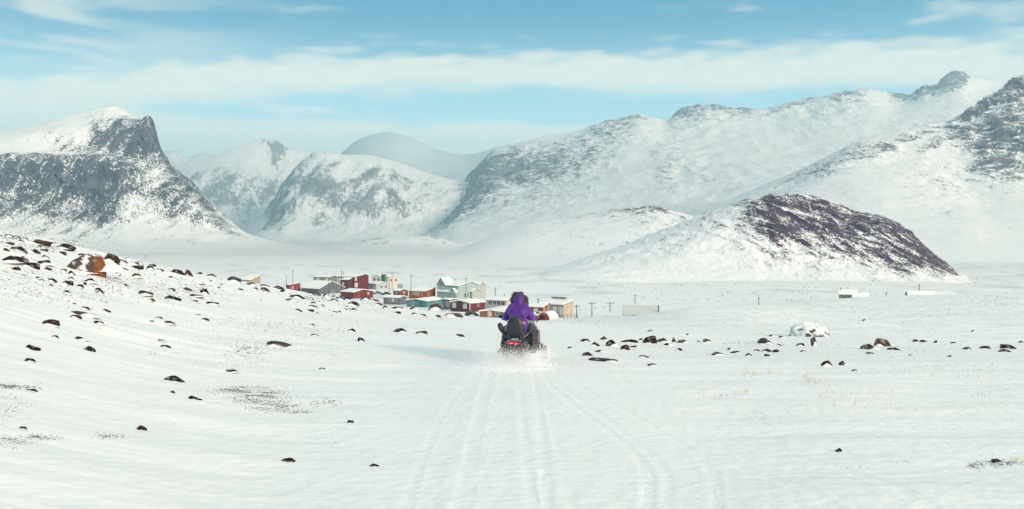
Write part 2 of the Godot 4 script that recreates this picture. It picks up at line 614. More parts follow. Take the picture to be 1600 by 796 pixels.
# stations: [column, rows of the photograph from foot to crest, bareness of the rock at each]; zs: distance of each node, then of the back foot
func mountain(label: String, zs: Array, stations: Array, nu: int, nv: int, look: Dictionary) -> void:
	var nodes := zs.size()          # the last one is the back foot
	var front := nodes - 1
	var sx := PackedFloat32Array()
	for s in stations: sx.append(s[0])
	var hs := []                    # height of each node at each station
	var rs := []
	for i in front:
		var hh := PackedFloat32Array()
		var rr := PackedFloat32Array()
		for s in stations:
			var p := at(s[0], s[1][i], zs[i])
			hh.append(minf(p.y, G(p.x, p.z) - 5.0) if i == 0 else p.y)
			rr.append(s[2][i] if s.size() > 2 and s[2].size() > i else 0.0)
		hs.append(hh)
		rs.append(rr)
	var scale: float = look.scale             # metres: size of the crags
	var amp: float = look.amp                 # metres: how far they stand out
	var crag := FastNoiseLite.new()
	crag.seed = look.seed
	crag.noise_type = FastNoiseLite.TYPE_SIMPLEX_SMOOTH
	crag.fractal_type = FastNoiseLite.FRACTAL_RIDGED
	crag.frequency = 1.0 / scale
	crag.fractal_octaves = 5
	crag.fractal_gain = 0.52
	var soft := FastNoiseLite.new()
	soft.seed = look.seed + 1
	soft.frequency = 1.0 / (scale * 1.6)
	soft.fractal_octaves = 4
	var streak := FastNoiseLite.new()
	streak.seed = look.seed + 2
	streak.frequency = 1.0 / (scale * 0.42)
	streak.fractal_octaves = 5
	streak.fractal_gain = 0.6
	var grit := FastNoiseLite.new()
	grit.seed = look.seed + 5
	grit.frequency = 1.0 / (scale * 0.055)
	grit.fractal_octaves = 3
	var tint := FastNoiseLite.new()
	tint.seed = look.seed + 3
	tint.frequency = 1.0 / (scale * 0.8)
	tint.fractal_octaves = 3
	var across := PackedFloat32Array()
	across.resize(nu)
	# columns crowd where the photograph looks
	var first := sx[0]
	var last := sx[sx.size() - 1]
	var in0 := maxf(first, -30.0)
	var in1 := minf(last, 1630.0)
	var n0 := int(ceil((in0 - first) / 14.0))
	var n1 := int(ceil((last - in1) / 14.0))
	for j in nu:
		if j < n0: across[j] = lerpf(first, in0, float(j) / n0)
		elif j < nu - n1: across[j] = lerpf(in0, in1, float(j - n0) / (nu - n1 - n0 - (1 if n1 == 0 else 0)))
		else: across[j] = lerpf(in1, last, float(j - (nu - n1)) / maxi(n1 - 1, 1))
	var back_rows := 14
	var rows := nv + back_rows
	var v := PackedVector3Array()
	v.resize(nu * rows)
	var bare := PackedFloat32Array()
	bare.resize(nu * rows)
	var zf := PackedFloat32Array()
	for i in front: zf.append(zs[i])
	var tt := PackedFloat32Array()
	for i in front: tt.append(i)
	for j in nu:
		var px := across[j]
		var hc := PackedFloat32Array()
		var rc := PackedFloat32Array()
		for i in front:
			hc.append(herm(sx, hs[i], px))
			rc.append(clampf(herm(sx, rs[i], px), 0.0, 1.0))
		var side := (px - 800.0) / F
		for i in nv:
			var t := float(i) / (nv - 1) * (front - 1)
			var z := herm(tt, zf, t)
			var y := herm(tt, hc, t)
			v[i * nu + j] = Vector3(side * z, y, -z)
			bare[i * nu + j] = clampf(herm(tt, rc, t), 0.0, 1.0)
		for i in back_rows:
			var t := float(i + 1) / back_rows
			var z := lerpf(zs[front - 1], zs[front], t)
			var y := lerpf(hc[front - 1], SEA - 30.0, t * t * (1.6 - 0.6 * t))
			v[(nv + i) * nu + j] = Vector3(side * z, y, -z)
			bare[(nv + i) * nu + j] = rc[front - 1] * (1.0 - t)
	# crags: push the face in and out along its normal, more where it is bare
	var base := v.duplicate()
	var rib := PackedFloat32Array()
	rib.resize(nu * rows)
	var squash: float = look.get("squash", 0.6)      # under 1: gullies run down the face
	var layer: float = look.get("layer", 0.0)        # ledges along the face
	for i in rows:
		var i0 := maxi(i - 2, 0) * nu
		var i1 := mini(i + 2, rows - 1) * nu
		for j in nu:
			var k := i * nu + j
			var n := (base[i * nu + mini(j + 2, nu - 1)] - base[i * nu + maxi(j - 2, 0)]).cross(base[i1 + j] - base[i0 + j]).normalized()
			if n.y < 0.0: n = -n
			var p := base[k]
			var b := bare[k]
			var cr := crag.get_noise_3d(p.x, p.y * squash, p.z * 0.6)
			rib[k] = cr
			var so := soft.get_noise_3d(p.x, p.y, p.z)
			var edge := smoothstep(0.0, 0.12, float(i) / nv)
			var d := cr * amp * (0.04 + 1.0 * b) + so * amp * (0.28 + 0.3 * b)
			if layer > 0.0:
				var q := p.y / (scale * 0.13) + so * 3.0 + p.x / scale * 0.5
				d += layer * amp * b * (absf(fposmod(q, 1.0) - 0.5) - 0.25) * 2.0
			v[k] = p + n * d * edge
	var c := PackedColorArray()
	c.resize(nu * rows)
	var steep0: float = look.get("steep", 0.75)
	var tone: Array = look.get("rock", [0.055, 0.05, 0.062])
	var tone2: Array = look.get("rock2", [0.10, 0.085, 0.085])
	var gritty: float = look.get("grit", 0.8)
	var cap: float = look.get("cap", 0.74)
	var rib_mid := 0.0
	for k in range(0, rib.size(), 97): rib_mid += rib[k] * 97.0 / rib.size()
	var hard: float = look.get("hard", 0.16)
	var run: float = look.get("run", 0.35)
	for i in rows:
		var i0 := maxi(i - 1, 0) * nu
		var i1 := mini(i + 1, rows - 1) * nu
		for j in nu:
			var k := i * nu + j
			var q := (v[i * nu + mini(j + 1, nu - 1)] - v[i * nu + maxi(j - 1, 0)]).cross(v[i1 + j] - v[i0 + j]).normalized()
			var up := absf(q.y)
			var p := v[k]
			var b := bare[k]
			var lean: float = look.get("lean", 0.0)
			var st := streak.get_noise_3d(p.x + p.y * lean, p.y * run, p.z * run)
			var gr := grit.get_noise_3d(p.x + p.y * lean, p.y * (run * 0.5 + 0.3), p.z * 0.6)
			var m := (minf(b, cap) - 0.5) * 1.6 + st * 0.8 + gr * gritty + (rib[k] - rib_mid) * 0.45 * smoothstep(0.05, 0.3, b) + (steep0 - up) * 0.85 * smoothstep(0.05, 0.3, b)
			if layer > 0.0:
				m += 0.75 * layer * b * sin((p.y * 1.0 - p.x * 0.35) / (scale * 0.052) + st * 5.0)
			var rock := smoothstep(-hard, hard, m) * smoothstep(0.0, 0.12, b)
			var tn := clampf(tint.get_noise_3d(p.x, p.y * 2.0, p.z) * 0.9 + 0.5, 0.0, 1.0)
			var rc := Color(lerpf(tone[0], tone2[0], tn), lerpf(tone[1], tone2[1], tn), lerpf(tone[2], tone2[2], tn))
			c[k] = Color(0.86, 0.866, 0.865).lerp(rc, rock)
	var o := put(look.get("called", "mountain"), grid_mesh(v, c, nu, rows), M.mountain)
	tag(o, label, "", "", "structure")


func build_mountains() -> void:
	mountain("pale distant peaks closing the valley between the dark cliff and the domed peak", [12500, 13500, 14500, 17000], [
		[200, [372, 318, 275], [0, .3, .3]], [245, [372, 305, 250], [0, .4, .3]], [260, [372, 300, 238], [0, .4, .4]], [276, [372, 300, 237], [0, .4, .2]],
		[292, [372, 305, 246], [0, .4, .3]], [318, [372, 300, 239], [0, .4, .3]], [345, [372, 300, 242], [0, .4, .2]], [390, [372, 310, 255]], [460, [372, 330, 275]]],
		110, 40, {"scale": 1000.0, "amp": 90.0, "seed": 61})
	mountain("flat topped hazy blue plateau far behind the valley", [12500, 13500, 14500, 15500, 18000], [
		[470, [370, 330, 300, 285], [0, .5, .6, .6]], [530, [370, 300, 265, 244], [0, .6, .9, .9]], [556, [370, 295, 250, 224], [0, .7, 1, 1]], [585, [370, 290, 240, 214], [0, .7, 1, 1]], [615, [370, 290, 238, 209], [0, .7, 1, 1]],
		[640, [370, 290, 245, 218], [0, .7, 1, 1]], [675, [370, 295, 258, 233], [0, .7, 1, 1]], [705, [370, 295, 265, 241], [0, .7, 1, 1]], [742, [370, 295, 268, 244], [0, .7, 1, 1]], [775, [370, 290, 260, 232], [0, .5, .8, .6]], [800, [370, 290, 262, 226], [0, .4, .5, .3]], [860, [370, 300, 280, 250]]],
		150, 50, {"scale": 1800.0, "amp": 60.0, "seed": 65, "rock": [0.68, 0.73, 0.77], "rock2": [0.74, 0.78, 0.82], "cap": 1.0})  # rock tone paled almost to haze colour: the haze is painted in
	mountain("domed snowy peak with banded cliffs at the head of the valley", [9800, 10500, 11100, 11500, 11900, 12300, 14500], [
		[200, [374, 362, 335, 305, 285, 272], [0, .2, .4, .5, .3, .2]], [240, [374, 360, 330, 300, 280, 265], [0, .2, .4, .5, .3, .2]], [270, [374, 355, 325, 295, 275, 262], [0, .2, .4, .5, .3, .15]],
		[300, [374, 355, 318, 285, 268, 252], [0, .2, .55, .5, .25, .1]], [340, [374, 352, 310, 280, 262, 241], [0, .25, .6, .6, .3, .15]], [366, [374, 353, 314, 284, 262, 234], [0, .2, .6, .6, .2, .2]],
		[385, [374, 355, 318, 285, 262, 226], [0, .2, .6, .6, .2, .05]], [405, [374, 358, 325, 290, 268, 220], [0, .2, .55, .6, .2, .1]], [422, [374, 360, 330, 295, 272, 221], [0, .2, .5, .6, .15, .45]],
		[450, [374, 362, 335, 300, 272, 234], [0, .2, .4, .5, .2, .4]], [490, [374, 365, 345, 310, 275, 242], [0, .2, .4, .5, .3, .1]], [540, [374, 368, 350, 320, 280, 252], [0, .1, .3, .3, .2, .1]], [620, [374, 372, 362, 345, 320, 300]]],
		260, 150, {"scale": 620.0, "amp": 95.0, "seed": 71, "run": 0.3, "cap": 0.64, "grit": 0.6, "rock": [0.20, 0.205, 0.23], "rock2": [0.32, 0.315, 0.33]})  # cliff tones lightened, haze put into the rock colour
	mountain("broad snow streaked mountain in the centre of the valley", [7000, 7600, 8100, 8500, 9000, 9500, 11500], [
		[390, [376, 375, 373, 370, 367, 364]], [430, [376, 371, 355, 338, 326, 315], [0, .15, .5, .55, .5, .4]], [455, [376, 370, 340, 312, 290, 272], [0, .15, .5, .6, .55, .4]], [480, [376, 370, 338, 300, 272, 250], [0, .15, .45, .6, .6, .4]],
		[500, [376, 371, 345, 302, 265, 240], [0, .15, .45, .55, .5, .3]], [530, [376, 372, 345, 300, 268, 243], [0, .1, .45, .55, .4, .15]], [570, [376, 372, 340, 298, 270, 241], [0, .1, .45, .6, .55, .05]],
		[610, [376, 373, 345, 308, 275, 250], [0, .1, .4, .55, .45, .05]], [650, [376, 374, 350, 315, 285, 265], [0, .1, .3, .5, .4, .05]], [700, [376, 374, 352, 320, 295, 281], [0, .1, .25, .45, .4, .1]], [760, [376, 374, 355, 325, 300, 285], [0, .1, .3, .4, .4, .1]], [850, [376, 375, 360, 335, 315, 300]]],
		330, 170, {"scale": 440.0, "amp": 80.0, "seed": 81, "run": 0.3, "lean": -0.2, "cap": 0.64, "grit": 0.6, "rock": [0.20, 0.205, 0.23], "rock2": [0.32, 0.315, 0.33]})  # rock colour paled to stand in for thicker haze
	mountain("dark cliff mountain with a white dome of snow on top", [3450, 3800, 4000, 4120, 4280, 4370, 4480, 4750, 5600], [
		[-500, [391, 350, 300, 255, 245, 235, 222, 215], [0, .3, .9, .7, .2, .1, .1, 0]], [-150, [391, 352, 310, 250, 243, 235, 222, 212], [0, .3, .9, .8, .2, .1, .1, 0]], [0, [391, 347, 302, 250, 243, 232, 218, 207], [0, .4, .97, .9, .15, .1, .05, 0]],
		[60, [391, 350, 305, 247, 240, 228, 206, 196], [0, .4, .97, .92, .2, .12, .08, 0]], [110, [391, 356, 315, 249, 242, 231, 204, 182], [0, .4, .97, .95, .35, .3, .15, 0]], [150, [391, 358, 320, 254, 244, 234, 203, 172], [0, .45, .97, .97, .55, .5, .45, .05]],
		[172, [391, 356, 314, 257, 246, 236, 201, 167], [0, .45, .95, .95, .55, .6, .6, .1]], [195, [391, 352, 305, 260, 250, 238, 199, 171], [0, .3, .8, .9, .6, .8, .75, .15]], [207, [391, 354, 310, 268, 254, 240, 198, 181], [0, .2, .55, .75, .55, .85, .85, .15]],
		[225, [391, 358, 320, 283, 262, 245, 195, 188], [0, .15, .3, .5, .5, .92, .95, .35]], [237, [391, 359, 323, 288, 264, 248, 197, 189.5], [0, .15, .35, .5, .5, .92, .97, .6]], [241, [391, 360, 325, 290, 266, 251, 216, 208], [0, .2, .4, .5, .5, .9, .97, .7]],
		[257, [391, 362, 330, 295, 272, 262, 250, 245], [0, .2, .45, .6, .6, .75, .9, .7]], [265, [391, 364, 333, 299, 278, 270, 262, 258], [0, .2, .45, .6, .6, .65, .7, .6]], [290, [391, 368, 345, 315, 298, 288, 281, 277], [0, .2, .4, .6, .65, .62, .6, .55]],
		[330, [391, 376, 360, 343, 332, 325, 320, 317], [0, .15, .35, .5, .55, .55, .5, .5]], [370, [391, 383, 374, 368, 363, 360, 358, 356], [0, .1, .2, .3, .3, .3, .3, .2]], [430, [391, 388, 386, 384, 382, 380, 379, 378]], [490, [392, 391.5, 391, 390.5, 390, 389.5, 389, 388.5]]],
		600, 400, {"scale": 150.0, "amp": 20.0, "seed": 91, "run": 0.3, "lean": -0.25, "squash": 0.6, "cap": 0.67, "grit": 1.15, "rock": [0.05, 0.055, 0.085], "rock2": [0.11, 0.108, 0.14], "hard": 0.14})
	mountain("long snowy mountain range with rocky ledges rising beyond the valley", [3200, 4600, 5800, 6900, 7800, 8600, 9400, 10300, 12500], [
		[640, [399, 392, 388, 384, 381, 379, 377, 376]], [690, [399, 388, 372, 362, 355, 350, 345, 342], [0, 0, .15, .35, .55, .55, .5, .4]], [715, [399, 385, 362, 346, 335, 325, 316, 309], [0, 0, .2, .5, .65, .7, .7, .6]],
		[740, [399, 383, 358, 338, 320, 300, 282, 268], [0, 0, .15, .45, .6, .75, .8, .6]], [760, [399, 382, 355, 330, 308, 285, 258, 243], [0, 0, .15, .42, .55, .75, .8, .45]], [800, [399, 380, 350, 325, 300, 275, 245, 228], [0, 0, .15, .4, .5, .78, .7, .2]],
		[850, [399, 375, 345, 318, 295, 265, 235, 214], [0, 0, .1, .35, .45, .72, .55, .15]], [900, [399, 372, 340, 310, 285, 255, 225, 205], [0, 0, .1, .3, .4, .6, .5, .2]], [950, [399, 370, 338, 305, 275, 245, 212, 190], [0, 0, .1, .2, .25, .4, .5, .55]],
		[1000, [399, 370, 335, 300, 268, 235, 205, 183], [0, 0, .1, .15, .2, .2, .3, .6]], [1018, [399, 369, 333, 298, 266, 233, 206, 184], [0, 0, .1, .15, .25, .3, .15, .3]], [1045, [399, 368, 330, 295, 262, 232, 208, 186], [0, 0, .15, .35, .45, .4, .15, .2]],
		[1060, [399, 367, 329, 294, 261, 231, 206, 175], [0, .05, .15, .3, .35, .3, .3, .7]], [1100, [399, 365, 325, 290, 258, 228, 200, 165], [0, .05, .15, .3, .3, .2, .25, .75]], [1135, [399, 363, 322, 287, 254, 226, 199, 169], [0, .05, .15, .25, .2, .15, .25, .6]], [1165, [399, 361, 320, 284, 251, 224, 197, 171], [0, .05, .15, .25, .15, .15, .25, .7]],
		[1195, [399, 360, 318, 282, 250, 222, 195, 172], [0, .05, .15, .2, .15, .15, .2, .5]], [1240, [399, 358, 315, 280, 248, 220, 190, 160], [0, .05, .1, .2, .15, .2, .3, .55]], [1300, [399, 352, 308, 275, 245, 212, 178, 147], [0, .05, .1, .15, .15, .15, .3, .6]],
		[1352, [399, 350, 305, 270, 240, 208, 172, 138], [0, .05, .1, .15, .1, .15, .25, .6]], [1375, [399, 350, 304, 269, 239, 207, 174, 145], [0, 0, .1, .1, .1, .2, .2, .3]], [1400, [399, 350, 303, 268, 238, 206, 175, 151], [0, 0, .1, .1, .1, .25, .2, .7]],
		[1450, [399, 348, 300, 265, 235, 202, 168, 136], [0, 0, .1, .1, .1, .3, .15, .85]], [1500, [399, 346, 298, 262, 232, 198, 160, 117], [0, 0, .1, .1, .1, .1, .15, .9]], [1518, [399, 346, 298, 262, 232, 197, 160, 121], [0, 0, .1, .1, .1, .1, .1, .3]],
		[1560, [399, 345, 297, 260, 230, 195, 158, 128]], [1650, [399, 345, 296, 258, 228, 190, 150, 120], [0, 0, .1, .1, .1, .2, .3, .3]], [1900, [399, 345, 296, 258, 225, 185, 145, 110], [0, 0, .1, .2, .3, .3, .3, .3]], [2300, [399, 350, 305, 270, 240, 205, 170, 140], [0, 0, .1, .2, .3, .3, .3, .3]]],
		820, 300, {"scale": 420.0, "amp": 62.0, "seed": 101, "run": 2.2, "lean": 0.35, "hard": 0.2, "cap": 0.74, "grit": 0.55, "rock": [0.14, 0.14, 0.165], "rock2": [0.25, 0.24, 0.26]})  # ledges painted paler than bare rock in place of more haze
	mountain("steep rocky mountainside with snow filled ledges above the dark knoll", [2000, 2500, 2950, 3250, 3450, 3650, 3880, 4900], [
		[980, [412, 402, 394, 388, 384, 381, 379]], [1150, [412, 388, 352, 336, 324, 314, 307], [0, 0, .05, .1, .1, .1, .05]], [1240, [412, 374, 325, 300, 290, 278, 268], [0, .02, .08, .2, .3, .3, .12]], [1290, [412, 366, 315, 285, 270, 256, 245], [0, .02, .08, .15, .35, .45, .12]],
		[1340, [412, 360, 305, 275, 255, 235, 220], [0, .02, .08, .1, .35, .48, .12]], [1400, [412, 355, 300, 270, 250, 225, 206], [0, .02, .1, .1, .2, .5, .15]], [1440, [412, 352, 300, 270, 248, 222, 197], [0, .05, .2, .25, .2, .5, .2]],
		[1475, [412, 351, 303, 273, 247, 219, 190], [0, .05, .25, .3, .15, .5, .4]], [1505, [412, 350, 305, 275, 245, 213, 175], [0, .05, .2, .3, .25, .6, .6]], [1545, [412, 350, 305, 266, 235, 200, 148], [0, .05, .15, .65, .88, .82, .8]], [1572, [412, 349, 302, 261, 225, 185, 131], [0, .05, .15, .7, .9, .85, .8]],
		[1600, [412, 348, 300, 255, 215, 170, 117], [0, .05, .15, .7, .88, .88, .8]], [1700, [412, 345, 290, 240, 195, 145, 85], [0, .05, .2, .7, .88, .85, .8]], [2000, [412, 345, 285, 230, 180, 125, 60], [0, .05, .2, .6, .8, .8, .7]], [2300, [412, 350, 300, 250, 205, 155, 100], [0, .05, .2, .6, .8, .8, .7]]],
		560, 280, {"scale": 190.0, "amp": 20.0, "seed": 111, "run": 1.3, "lean": 0.8, "layer": 0.5, "cap": 0.64, "rock": [0.15, 0.155, 0.19], "rock2": [0.26, 0.255, 0.28]})  # rock tone raised so that the face looks hazed
	mountain("low snowy ridge with bare rock along its crest across the valley floor", [1600, 1900, 2150, 2400, 2650, 3400], [
		[640, [415, 413, 411, 409, 408]], [700, [415, 408, 403, 400, 397]], [760, [415, 400, 387, 378, 372], [0, 0, .1, .1, .1]], [820, [415, 394, 373, 360, 352], [0, 0, .1, .2, .2]], [880, [415, 390, 366, 351, 342], [0, .1, .2, .3, .3]],
		[940, [415, 386, 360, 343, 333], [0, .1, .2, .35, .45]], [985, [415, 385, 357, 338, 326], [0, .1, .25, .45, .6]], [1020, [415, 385, 356, 336, 324], [0, .1, .25, .45, .65]], [1055, [415, 386, 360, 342, 332], [0, .1, .2, .4, .5]], [1110, [415, 390, 370, 352, 345], [0, .1, .2, .3, .3]], [1200, [415, 400, 388, 376, 369]], [1300, [415, 410, 405, 401, 398]]],
		330, 110, {"scale": 150.0, "amp": 9.0, "seed": 121, "called": "hill", "run": 1.2})
	mountain("dark rocky knoll streaked with snow standing alone on the valley floor", [840, 910, 970, 1030, 1090, 1180, 1500], [
		[840, [440, 437, 435, 433, 431, 430]], [900, [440, 432, 424, 417, 412, 407], [0, 0, .05, .1, .1, .1]], [950, [440, 428, 415, 405, 398, 392], [0, .05, .1, .2, .2, .2]], [1000, [440, 424, 408, 393, 383, 374], [0, .05, .15, .25, .25, .25]],
		[1050, [440, 420, 398, 380, 365, 354], [0, .05, .2, .3, .3, .3]], [1100, [440, 418, 390, 365, 347, 335], [0, .05, .2, .3, .35, .35]], [1145, [440, 415, 385, 356, 334, 319], [0, .1, .25, .35, .4, .4]], [1172, [440, 415, 381, 351, 326, 312], [0, .15, .45, .55, .6, .55]],
		[1210, [440, 415, 380, 347, 322, 307], [.1, .3, .62, .75, .75, .6]], [1245, [440, 415, 380, 348, 322, 305], [.1, .3, .62, .75, .75, .6]], [1275, [440, 415, 382, 351, 326, 309], [.1, .35, .64, .75, .75, .6]], [1310, [440, 416, 387, 358, 337, 322], [.1, .38, .66, .74, .75, .7]],
		[1350, [440, 418, 390, 364, 347, 334], [.1, .42, .68, .72, .72, .65]], [1385, [440, 420, 395, 370, 352, 341], [.1, .45, .7, .72, .7, .7]], [1410, [440, 423, 401, 381, 367, 356], [.1, .5, .74, .76, .76, .76]], [1440, [440, 426, 411, 398, 389, 382], [.1, .5, .75, .76, .76, .76]],
		[1470, [440, 432, 424, 416, 411, 407], [.1, .4, .7, .76, .76, .76]], [1495, [442, 438, 434, 431, 428, 426], [0, .2, .4, .5, .5, .5]], [1520, [444, 442, 440, 438, 437, 436]], [1560, [446, 445, 444, 443, 442, 441]]],
		620, 260, {"scale": 42.0, "amp": 6.0, "seed": 131, "called": "hill", "run": 0.32, "lean": 1.1, "hard": 0.15, "rock": [0.046, 0.037, 0.072], "rock2": [0.105, 0.084, 0.12]})
	mountain("long low bluish rise at the foot of the central mountain", [3900, 4200, 4500, 5200], [
		[470, [393, 391, 390]], [520, [393, 389, 385], [0, .1, .1]], [555, [393, 386, 378], [0, .2, .3]], [585, [393, 384, 373], [0, .25, .4]], [620, [393, 382, 370], [0, .25, .4]], [655, [393, 382, 369], [0, .25, .4]], [688, [393, 384, 373], [0, .2, .3]], [712, [393, 387, 381], [0, .1, .1]], [770, [393, 391, 390]]],
		170, 40, {"scale": 260.0, "amp": 9.0, "seed": 141, "called": "hill", "run": 1.2})


func build_mist() -> void:
	# low banks of blown snow lying on the valley floor
	var m := FogMaterial.new()
	m.resource_name = "blown snow"
	m.albedo = Color(0.93, 0.97, 1.0)
	m.density = 0.0002
	for b in [[150, 392, 3000, 2600, 90, 900], [520, 396, 3300, 2600, 80, 1000], [950, 410, 1500, 1500, 45, 500], [1450, 428, 760, 560, 26, 240]]:
		var f := FogVolume.new()
		f.name = numbered("blown_snow_mist")
		f.shape = RenderingServer.FOG_VOLUME_SHAPE_ELLIPSOID
		f.position = at(b[0], b[1], b[2])
		f.size = Vector3(b[3], b[4], b[5])
		f.material = m
		add_child(f)
		tag(f, "thin bank of blown snow hanging low over the valley floor", "mist", "banks of blown snow in the valley", "stuff")


# ---------------------------------------------------------------- small mesh kit

class Mb:
	# flat or smooth triangles; faces are given counter-clockwise seen from outside
	var v := PackedVector3Array()
	var n := PackedVector3Array()
	var c := PackedColorArray()
	var col := Color.WHITE

	func tri(a: Vector3, b: Vector3, d: Vector3) -> void:
		var q := (b - a).cross(d - a).normalized()
		v.append_array([a, d, b])
		n.append_array([q, q, q])
		c.append_array([col, col, col])

	func quad(a: Vector3, b: Vector3, d: Vector3, e: Vector3) -> void:
		tri(a, b, d)
		tri(a, d, e)

	func smooth_tri(a: Vector3, b: Vector3, d: Vector3, na: Vector3, nb: Vector3, nd: Vector3) -> void:
		v.append_array([a, d, b])
		n.append_array([na, nd, nb])
		c.append_array([col, col, col])

	func box(o: Vector3, size: Vector3, basis := Basis.IDENTITY) -> Mb:
		var h := size * 0.5
		var p := []
		for i in 8:
			p.append(o + basis * Vector3(h.x if i & 1 else -h.x, h.y if i & 2 else -h.y, h.z if i & 4 else -h.z))
		quad(p[4], p[5], p[7], p[6])
		quad(p[1], p[0], p[2], p[3])
		quad(p[5], p[1], p[3], p[7])
		quad(p[0], p[4], p[6], p[2])
		quad(p[6], p[7], p[3], p[2])
		quad(p[0], p[1], p[5], p[4])
		return self

	func prism(poly: PackedVector2Array, z0: float, z1: float) -> Mb:      # outline in x and y, counter-clockwise, from z0 back to z1 in front
		var k := poly.size()
		for i in k:
			var a := poly[i]
			var b := poly[(i + 1) % k]
			quad(Vector3(a.x, a.y, z1), Vector3(a.x, a.y, z0), Vector3(b.x, b.y, z0), Vector3(b.x, b.y, z1)) if false else quad(Vector3(b.x, b.y, z0), Vector3(b.x, b.y, z1), Vector3(a.x, a.y, z1), Vector3(a.x, a.y, z0))
		var t := Geometry2D.triangulate_polygon(poly)
		for i in range(0, t.size(), 3):
			var a := poly[t[i]]
			var b := poly[t[i + 1]]
			var d := poly[t[i + 2]]
			if (b - a).cross(d - a) < 0.0:
				var s := b
				b = d
				d = s
			tri(Vector3(a.x, a.y, z1), Vector3(b.x, b.y, z1), Vector3(d.x, d.y, z1))
			tri(Vector3(a.x, a.y, z0), Vector3(d.x, d.y, z0), Vector3(b.x, b.y, z0))
		return self

	func loft(rings: Array, caps := true, closed := true) -> Mb:      # rings of points, counter-clockwise seen from the end they run towards
		var m: int = rings.size()
		var k: int = rings[0].size()
		var nn := []
		for i in m:
			var row := PackedVector3Array()
			for j in k:
				var du: Vector3 = rings[i][(j + 1) % k] - rings[i][(j - 1 + k) % k]
				var dv: Vector3 = rings[mini(i + 1, m - 1)][j] - rings[maxi(i - 1, 0)][j]
				row.append(du.cross(dv).normalized())
			nn.append(row)
		for i in m - 1:
			for j in (k if closed else k - 1):
				var j2 := (j + 1) % k
				smooth_tri(rings[i][j], rings[i][j2], rings[i + 1][j2], nn[i][j], nn[i][j2], nn[i + 1][j2])
				smooth_tri(rings[i][j], rings[i + 1][j2], rings[i + 1][j], nn[i][j], nn[i + 1][j2], nn[i + 1][j])
		if caps:
			var c0 := Vector3.ZERO
			var c1 := Vector3.ZERO
			for j in k:
				c0 += rings[0][j] / k
				c1 += rings[m - 1][j] / k
			for j in k:
				tri(c0, rings[0][(j + 1) % k], rings[0][j])
				tri(c1, rings[m - 1][j], rings[m - 1][(j + 1) % k])
		return self

	func tube(path: Array, radii: Array, sides := 8) -> Mb:
		var rings := []
		var up := Vector3(0.13, 0.97, 0.21)
		for i in path.size():
			var d: Vector3 = (path[mini(i + 1, path.size() - 1)] - path[maxi(i - 1, 0)]).normalized()
			var x := up.cross(d).normalized()
			if x.length() < 0.1: x = Vector3.RIGHT
			var y := d.cross(x)
			var r: float = radii[mini(i, radii.size() - 1)]
			var ring := PackedVector3Array()
			for j in sides:
				var a := TAU * j / sides
				ring.append(path[i] + (x * cos(a) + y * sin(a)) * r)
			rings.append(ring)
		return loft(rings)

	func ball(o: Vector3, r: Vector3, nu := 14, nv := 9) -> Mb:
		for i in nv:
			for j in nu:
				var p := []
				var q := []
				for e in [[i, j], [i + 1, j], [i + 1, j + 1], [i, j + 1]]:
					var t: float = PI * e[0] / nv
					var a: float = TAU * e[1] / nu
					var u := Vector3(sin(t) * cos(a), cos(t), -sin(t) * sin(a))
					p.append(o + u * r)
					q.append((u / r).normalized())
				smooth_tri(p[0], p[1], p[2], q[0], q[1], q[2])
				smooth_tri(p[0], p[2], p[3], q[0], q[2], q[3])
		return self

	func mesh() -> ArrayMesh:
		var arr := []
		arr.resize(Mesh.ARRAY_MAX)
		arr[Mesh.ARRAY_VERTEX] = v
		arr[Mesh.ARRAY_NORMAL] = n
		arr[Mesh.ARRAY_COLOR] = c
		var m := ArrayMesh.new()
		m.add_surface_from_arrays(Mesh.PRIMITIVE_TRIANGLES, arr)
		return m


func rounded(o: Vector3, half: Vector2, power: float, k: int, ax := Vector3.RIGHT, ay := Vector3.UP) -> PackedVector3Array:      # a rounded rectangle
	var ring := PackedVector3Array()
	for j in k:
		var a := TAU * j / k
		var cx := cos(a)
		var sy := sin(a)
		ring.append(o + ax * (signf(cx) * pow(absf(cx), 2.0 / power) * half.x) + ay * (signf(sy) * pow(absf(sy), 2.0 / power) * half.y))
	return ring


# ---------------------------------------------------------------- the village

func slab(a: Vector2, b: Vector2, lift: float, thick: float) -> PackedVector2Array:      # a board along a to b, raised off it
	var d := (b - a).normalized()
	var up := Vector2(-d.y, d.x)
	if up.y < 0.0: up = -up
	var p := PackedVector2Array([a + up * lift, b + up * lift, b + up * (lift + thick), a + up * (lift + thick)])
	return p if (b - a).x > 0.0 else PackedVector2Array([p[1], p[0], p[3], p[2]])


